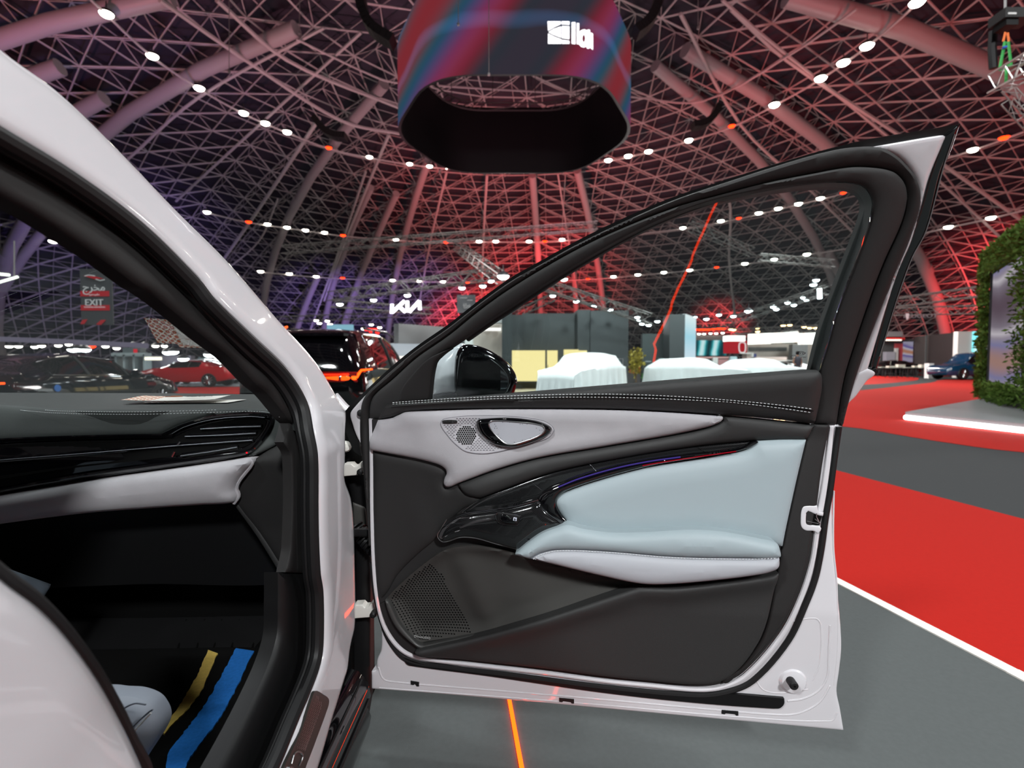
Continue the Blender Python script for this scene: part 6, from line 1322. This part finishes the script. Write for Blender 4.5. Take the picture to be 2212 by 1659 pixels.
B = MB(); B.box((-.85, -Ls/2 - .05, .34), (.85, -Ls/2 + .1, .52)); B.obj('rear_bumper', M_black, suv, True)
B = MB(); B.tube([(0, ry(0, 1.2)-.02, 1.19), (-.34, ry(.34, 1.24)-.02, 1.235)], .01, 5); B.obj('wiper', M_black, suv, True)

SED = [(0, .72, .42, .76, .80, .60), (.02, .82, .34, .92, .95, .62), (.10, .90, .28, .97, 1.00, .60), (.20, .92, .25, .96, 1.14, .60), (.32, .93, .24, .94, 1.29, .60), (.45, .935, .24, .92, 1.335, .60), (.58, .93, .24, .90, 1.28, .58), (.70, .92, .24, .89, 1.02, .58), (.77, .91, .24, .88, .90, .74), (.92, .87, .26, .74, .77, .70), (.98, .78, .30, .62, .64, .6), (1, .62, .36, .52, .54, .5)]
sd, sec = car_model('car', 'dark blue black coupe like sedan seen side on through the windscreen', 'car', (-8.75, 9.95, 0), 0, 4.75, SED, mat('midnight_paint', '#050611', .06, coat=1.0), M_dglass, .35, (-1.45, 1.45), glass_rng=(.13, .74))
B = MB(); B.tube([(.55, -2.34, .82), (.80, -2.24, .84), (.885, -2.02, .84)], .016, 8); B.tube([(.80, -2.26, .80), (.87, -2.12, .74)], .014, 8); B.obj('tail_lamp', RO, sd, True)
B = MB(); B.lathe([(.06, .0), (.06, .012), (0, .012)], 18, Matrix.Translation((.925, -1.15, .72)), 'X'); B.obj('charging_sticker', mat('blue_sticker', '#3a78c8', .4), sd, True)
B = MB(); B.lathe([(0, 0), (.06, .02), (.09, .09), (.08, .16), (0, .18)], 10, Matrix.Translation((.98, .75, .93)) @ Matrix.Rotation(PI/2, 4, 'X')); B.obj('door_mirror', mat('midnight_paint'), sd, True)
car_model('car', 'bright red car parked on the red carpet seen through the windscreen', 'car', (Xp(397, 24), 24.5, 0), PI/2 + .05, 4.3, [(a, b, c, d, e*.93, f) for a, b, c, d, e, f in SED], M_redp, M_dglass, .33, (-1.3, 1.3))
car_model('car', 'white car behind the red car seen through the windscreen', 'car', (Xp(430, 27), 27.3, 0), PI/2 + .05, 4.4, SED, mat('car_white', '#e6e8ea', .2, coat=1.), M_dglass, .33, (-1.3, 1.3), detail=False)
car_model('car', 'teal blue car parked before the striped screen at the far right', 'car', (Xp(2112, 34), 34.5, 0), PI/2 + .12, 5.2, [(a, b, c, d*1.03, e*1.08 if e > 1.05 else e*1.03, f) for a, b, c, d, e, f in SUV][::1], M_bluep, M_dglass, .40, (-1.5, 1.6))
car_model('car', 'white car on the far stand under the long screen', 'car', (Xp(1688, 43), 43, 0), PI/2, 4.4, SED, mat('car_white'), M_dglass, .33, (-1.3, 1.3), detail=False)
for i, (x, lb, m_) in enumerate([(1905, 'dark car between the open door and the far tables', M_bpaint), (1962, 'silver car behind the far low tables', mat('silver_paint', '#b9b9b0', .2, metal=.5, coat=1.))]):
    car_model('car', lb, 'car', (Xp(x, 45), 44 + i*3.2, 0), PI/2, 4.4, SED, m_, M_dglass, .33, (-1.3, 1.3), detail=False)
# cars under cloth
M_cloth = mat('dust_sheet', '#eceff0', .85, bump=(3, .6))
def covered(label, loc, rz, L, tab, seed):
    r = random.Random(seed); ns, nn = 60, 40; vs = []
    ph = [r.uniform(0, 6) for _ in range(8)]
    for i in range(ns+1):
        s = i/ns; w, zl, zs, zr, rw = interp(tab, s); y = -L/2 + L*s; zr = max(zr, zs) + .02
        for j in range(nn+1):
            u = -1 + 2*j/nn; a = abs(u); sgn = 1 if u > 0 else -1
            if a < .35: x = rw*a/.35; z = zr - .03*(a/.35)**2
            elif a < .55: t = (a-.35)/.2; x = rw + (w*.97-rw)*t; z = zr - .03 + (zs - zr + .03)*t**1.1
            else: t = (a-.55)/.45; fold = .035*t*(math.sin(s*46 + ph[0]) + .6*math.sin(s*83 + ph[1]) + .4*math.sin(s*131 + ph[2])); x = w*.97 + .06*t + fold; z = zs*(1-t) + .01
            vs.append((sgn*x, y + .02*math.sin(a*9+ph[3])*(a > .5), z))
    m = nn+1; fs = [(i*m+j, i*m+j+1, (i+1)*m+j+1, (i+1)*m+j) for i in range(ns) for j in range(nn)]
    # ends fall to the floor with folds
    for e, i0, sy in ((0, 0, -1), (1, ns*m, 1)):
        b = len(vs); prev = [i0 + j for j in range(m)]
        for kx in range(1, 6):
            t = kx/5; row = []
            for j in range(m):
                x, y, z = vs[i0+j]; u = -1 + 2*j/nn; vs.append((x*(1+.03*t), y + sy*(.10*t + .03*t*math.sin(j*1.9 + ph[4])), z*(1-t) + .01*t)); row.append(len(vs)-1)
            fs += [(prev[j], prev[j+1], row[j+1], row[j]) for j in range(nn)]; prev = row
    o = obj('covered_car', vs, fs, M_cloth, None, True, ang=70); recalc(o); o.location = loc; o.rotation_euler = (0, 0, rz); o.data.polygons.foreach_set('use_smooth', [True]*len(o.data.polygons))
    return tag(o, label, 'covered car', 'cars under white dust sheets')
CV = [(0, .80, .4, .9, .95, .6), (.03, .90, .3, .98, 1.1, .62), (.15, .93, .3, 1.0, 1.50, .64), (.45, .95, .3, .98, 1.58, .66), (.58, .95, .3, .97, 1.5, .64), (.72, .94, .3, .95, 1.08, .7), (.95, .88, .3, .86, .9, .7), (1, .75, .3, .72, .75, .6)]
CVs = [(a, b, c, d*.92, e*.86 if e > 1.1 else e*.9, f) for a, b, c, d, e, f in CV]
covered('white sheet over a tall car in front of the yellow doorways', (Xp(1263, 18.6), 18.9, 0), PI*.80, 3.9, [(a, b, c, d, e*.95, f) for a, b, c, d, e, f in CV], 3)
covered('white sheet over a long low car before the dark tower', (Xp(1513, 23.5), 24, 0), -PI*.58, 4.7, CVs, 5)
covered('white sheet over a low car, rightmost of the covered ones', (Xp(1650, 28), 28, 0), -PI*.56, 4.6, CVs, 9)

# ------------------------------------------------------------------ things near the car
B = MB(); B.box((-.012, -2.0, .004), (.012, 3.2, .020)); 
a = PZ(1100, 1515, 0); b = PZ(1126, 1659, 0); d = (Vector(b)-Vector(a)); d.z = 0; d.normalize(); a = Vector((a[0], a[1], 0)); s_ = Vector((d.y, -d.x, 0))*.006
p0 = a - d*2.5; p1 = a + d*2.6; q = [p0 - s_, p0 + s_, p1 + s_, p1 - s_]
B = MB(); B.add([(p.x, p.y, .004) for p in q] + [(p.x, p.y, .012) for p in q], [(0,3,2,1), (4,5,6,7), (0,1,5,4), (1,2,6,5), (2,3,7,6), (3,0,4,7)])
tag(recalc(B.obj('floor_light_strip', emis('orange_strip', '#ff3a08', 9), smooth=False)), 'thin glowing orange light line set in the floor under the open door', 'light strip')
# leaflets on the dashboard
def leaflet_mat():
    m = bpy.data.materials.new('leaflet_print'); m.use_nodes = True; nt = m.node_tree; b = nt.nodes['Principled BSDF']; b.inputs['Roughness'].default_value = .4; N = nt.nodes.new; L = nt.links.new
    tc = N('ShaderNodeTexCoord'); sx = N('ShaderNodeSeparateXYZ'); L(tc.outputs['Object'], sx.inputs[0])
    vo = N('ShaderNodeTexVoronoi'); vo.feature = 'F1'; vo.inputs['Scale'].default_value = 52; vo.inputs['Randomness'].default_value = 0; L(tc.outputs['Object'], vo.inputs['Vector'])
    mth = N('ShaderNodeMath'); mth.operation = 'PINGPONG'; mth.inputs[1].default_value = .22; L(vo.outputs['Distance'], mth.inputs[0])
    r = N('ShaderNodeValToRGB'); r.color_ramp.interpolation = 'CONSTANT'; r.color_ramp.elements[0].color = lin('#e9e2d4'); r.color_ramp.elements[1].position = .1; r.color_ramp.elements[1].color = lin('#b5541c')
    L(mth.outputs[0], r.inputs[0]); gt = N('ShaderNodeMath'); gt.operation = 'LESS_THAN'; gt.inputs[1].default_value = -.05; L(sx.outputs[0], gt.inputs[0])
    mx = N('ShaderNodeMix'); mx.data_type = 'RGBA'; mx.inputs[6].default_value = lin('#ece9e2'); L(gt.outputs[0], mx.inputs[0]); L(r.outputs[0], mx.inputs[7]); L(mx.outputs[2], b.inputs['Base Color']); return m
M_lf = leaflet_mat()
def leaflet(label, cx, cy, rz, w, h, curl, z0):
    vs = []; fs = []; nx, ny = 14, 6
    for j in range(ny+1):
        for i in range(nx+1):
            x = -w/2 + w*i/nx; y = -h/2 + h*j/ny; vs.append((x, y, curl*(2*x/w)**2*.6 + curl*.4*math.sin(3*y/h)))
    for j in range(ny):
        for i in range(nx): a_ = j*(nx+1)+i; fs.append((a_, a_+1, a_+nx+2, a_+nx+1))
    n0 = len(vs); vs += [(x, y, z - .0008) for x, y, z in vs]; fs += [tuple(v + n0 for v in reversed(f)) for f in fs]
    t = thing('leaflet', label, 'leaflet', (cx, cy, dT(cy) + z0), rz, 'leaflets on the dashboard')
    obj('sheet', vs, fs, M_lf, t, True)
    return t
lf = leaflet('folded white leaflet with a brown honeycomb print on the dashboard, on top', -.98, 1.50, .10, .25, .105, .006, .012)
lf2 = leaflet('second white leaflet half under the folded one on the dashboard', -.94, 1.52, -.03, .25, .10, .002, .002)
M_ink = mat('ink', '#1b1b1b', .6)
tx = text('print', 'petromin', .020, M_ink, (.055, .010, .006), Matrix.Identity(4), None, .0002); tx.parent = lf
tx = text('print', '3780-010', .014, M_ink, (.055, -.012, .006), Matrix.Identity(4), None, .0002); tx.parent = lf
B = MB(); B.tube([(-.03, .02, .006), (0, .018, .006), (.012, .0, .006), (.0, -.012, .006), (-.03, -.01, .006)], .0012, 5); B.obj('wrench_drawing', mat('brown_ink', '#8a4a28', .6), lf, True)
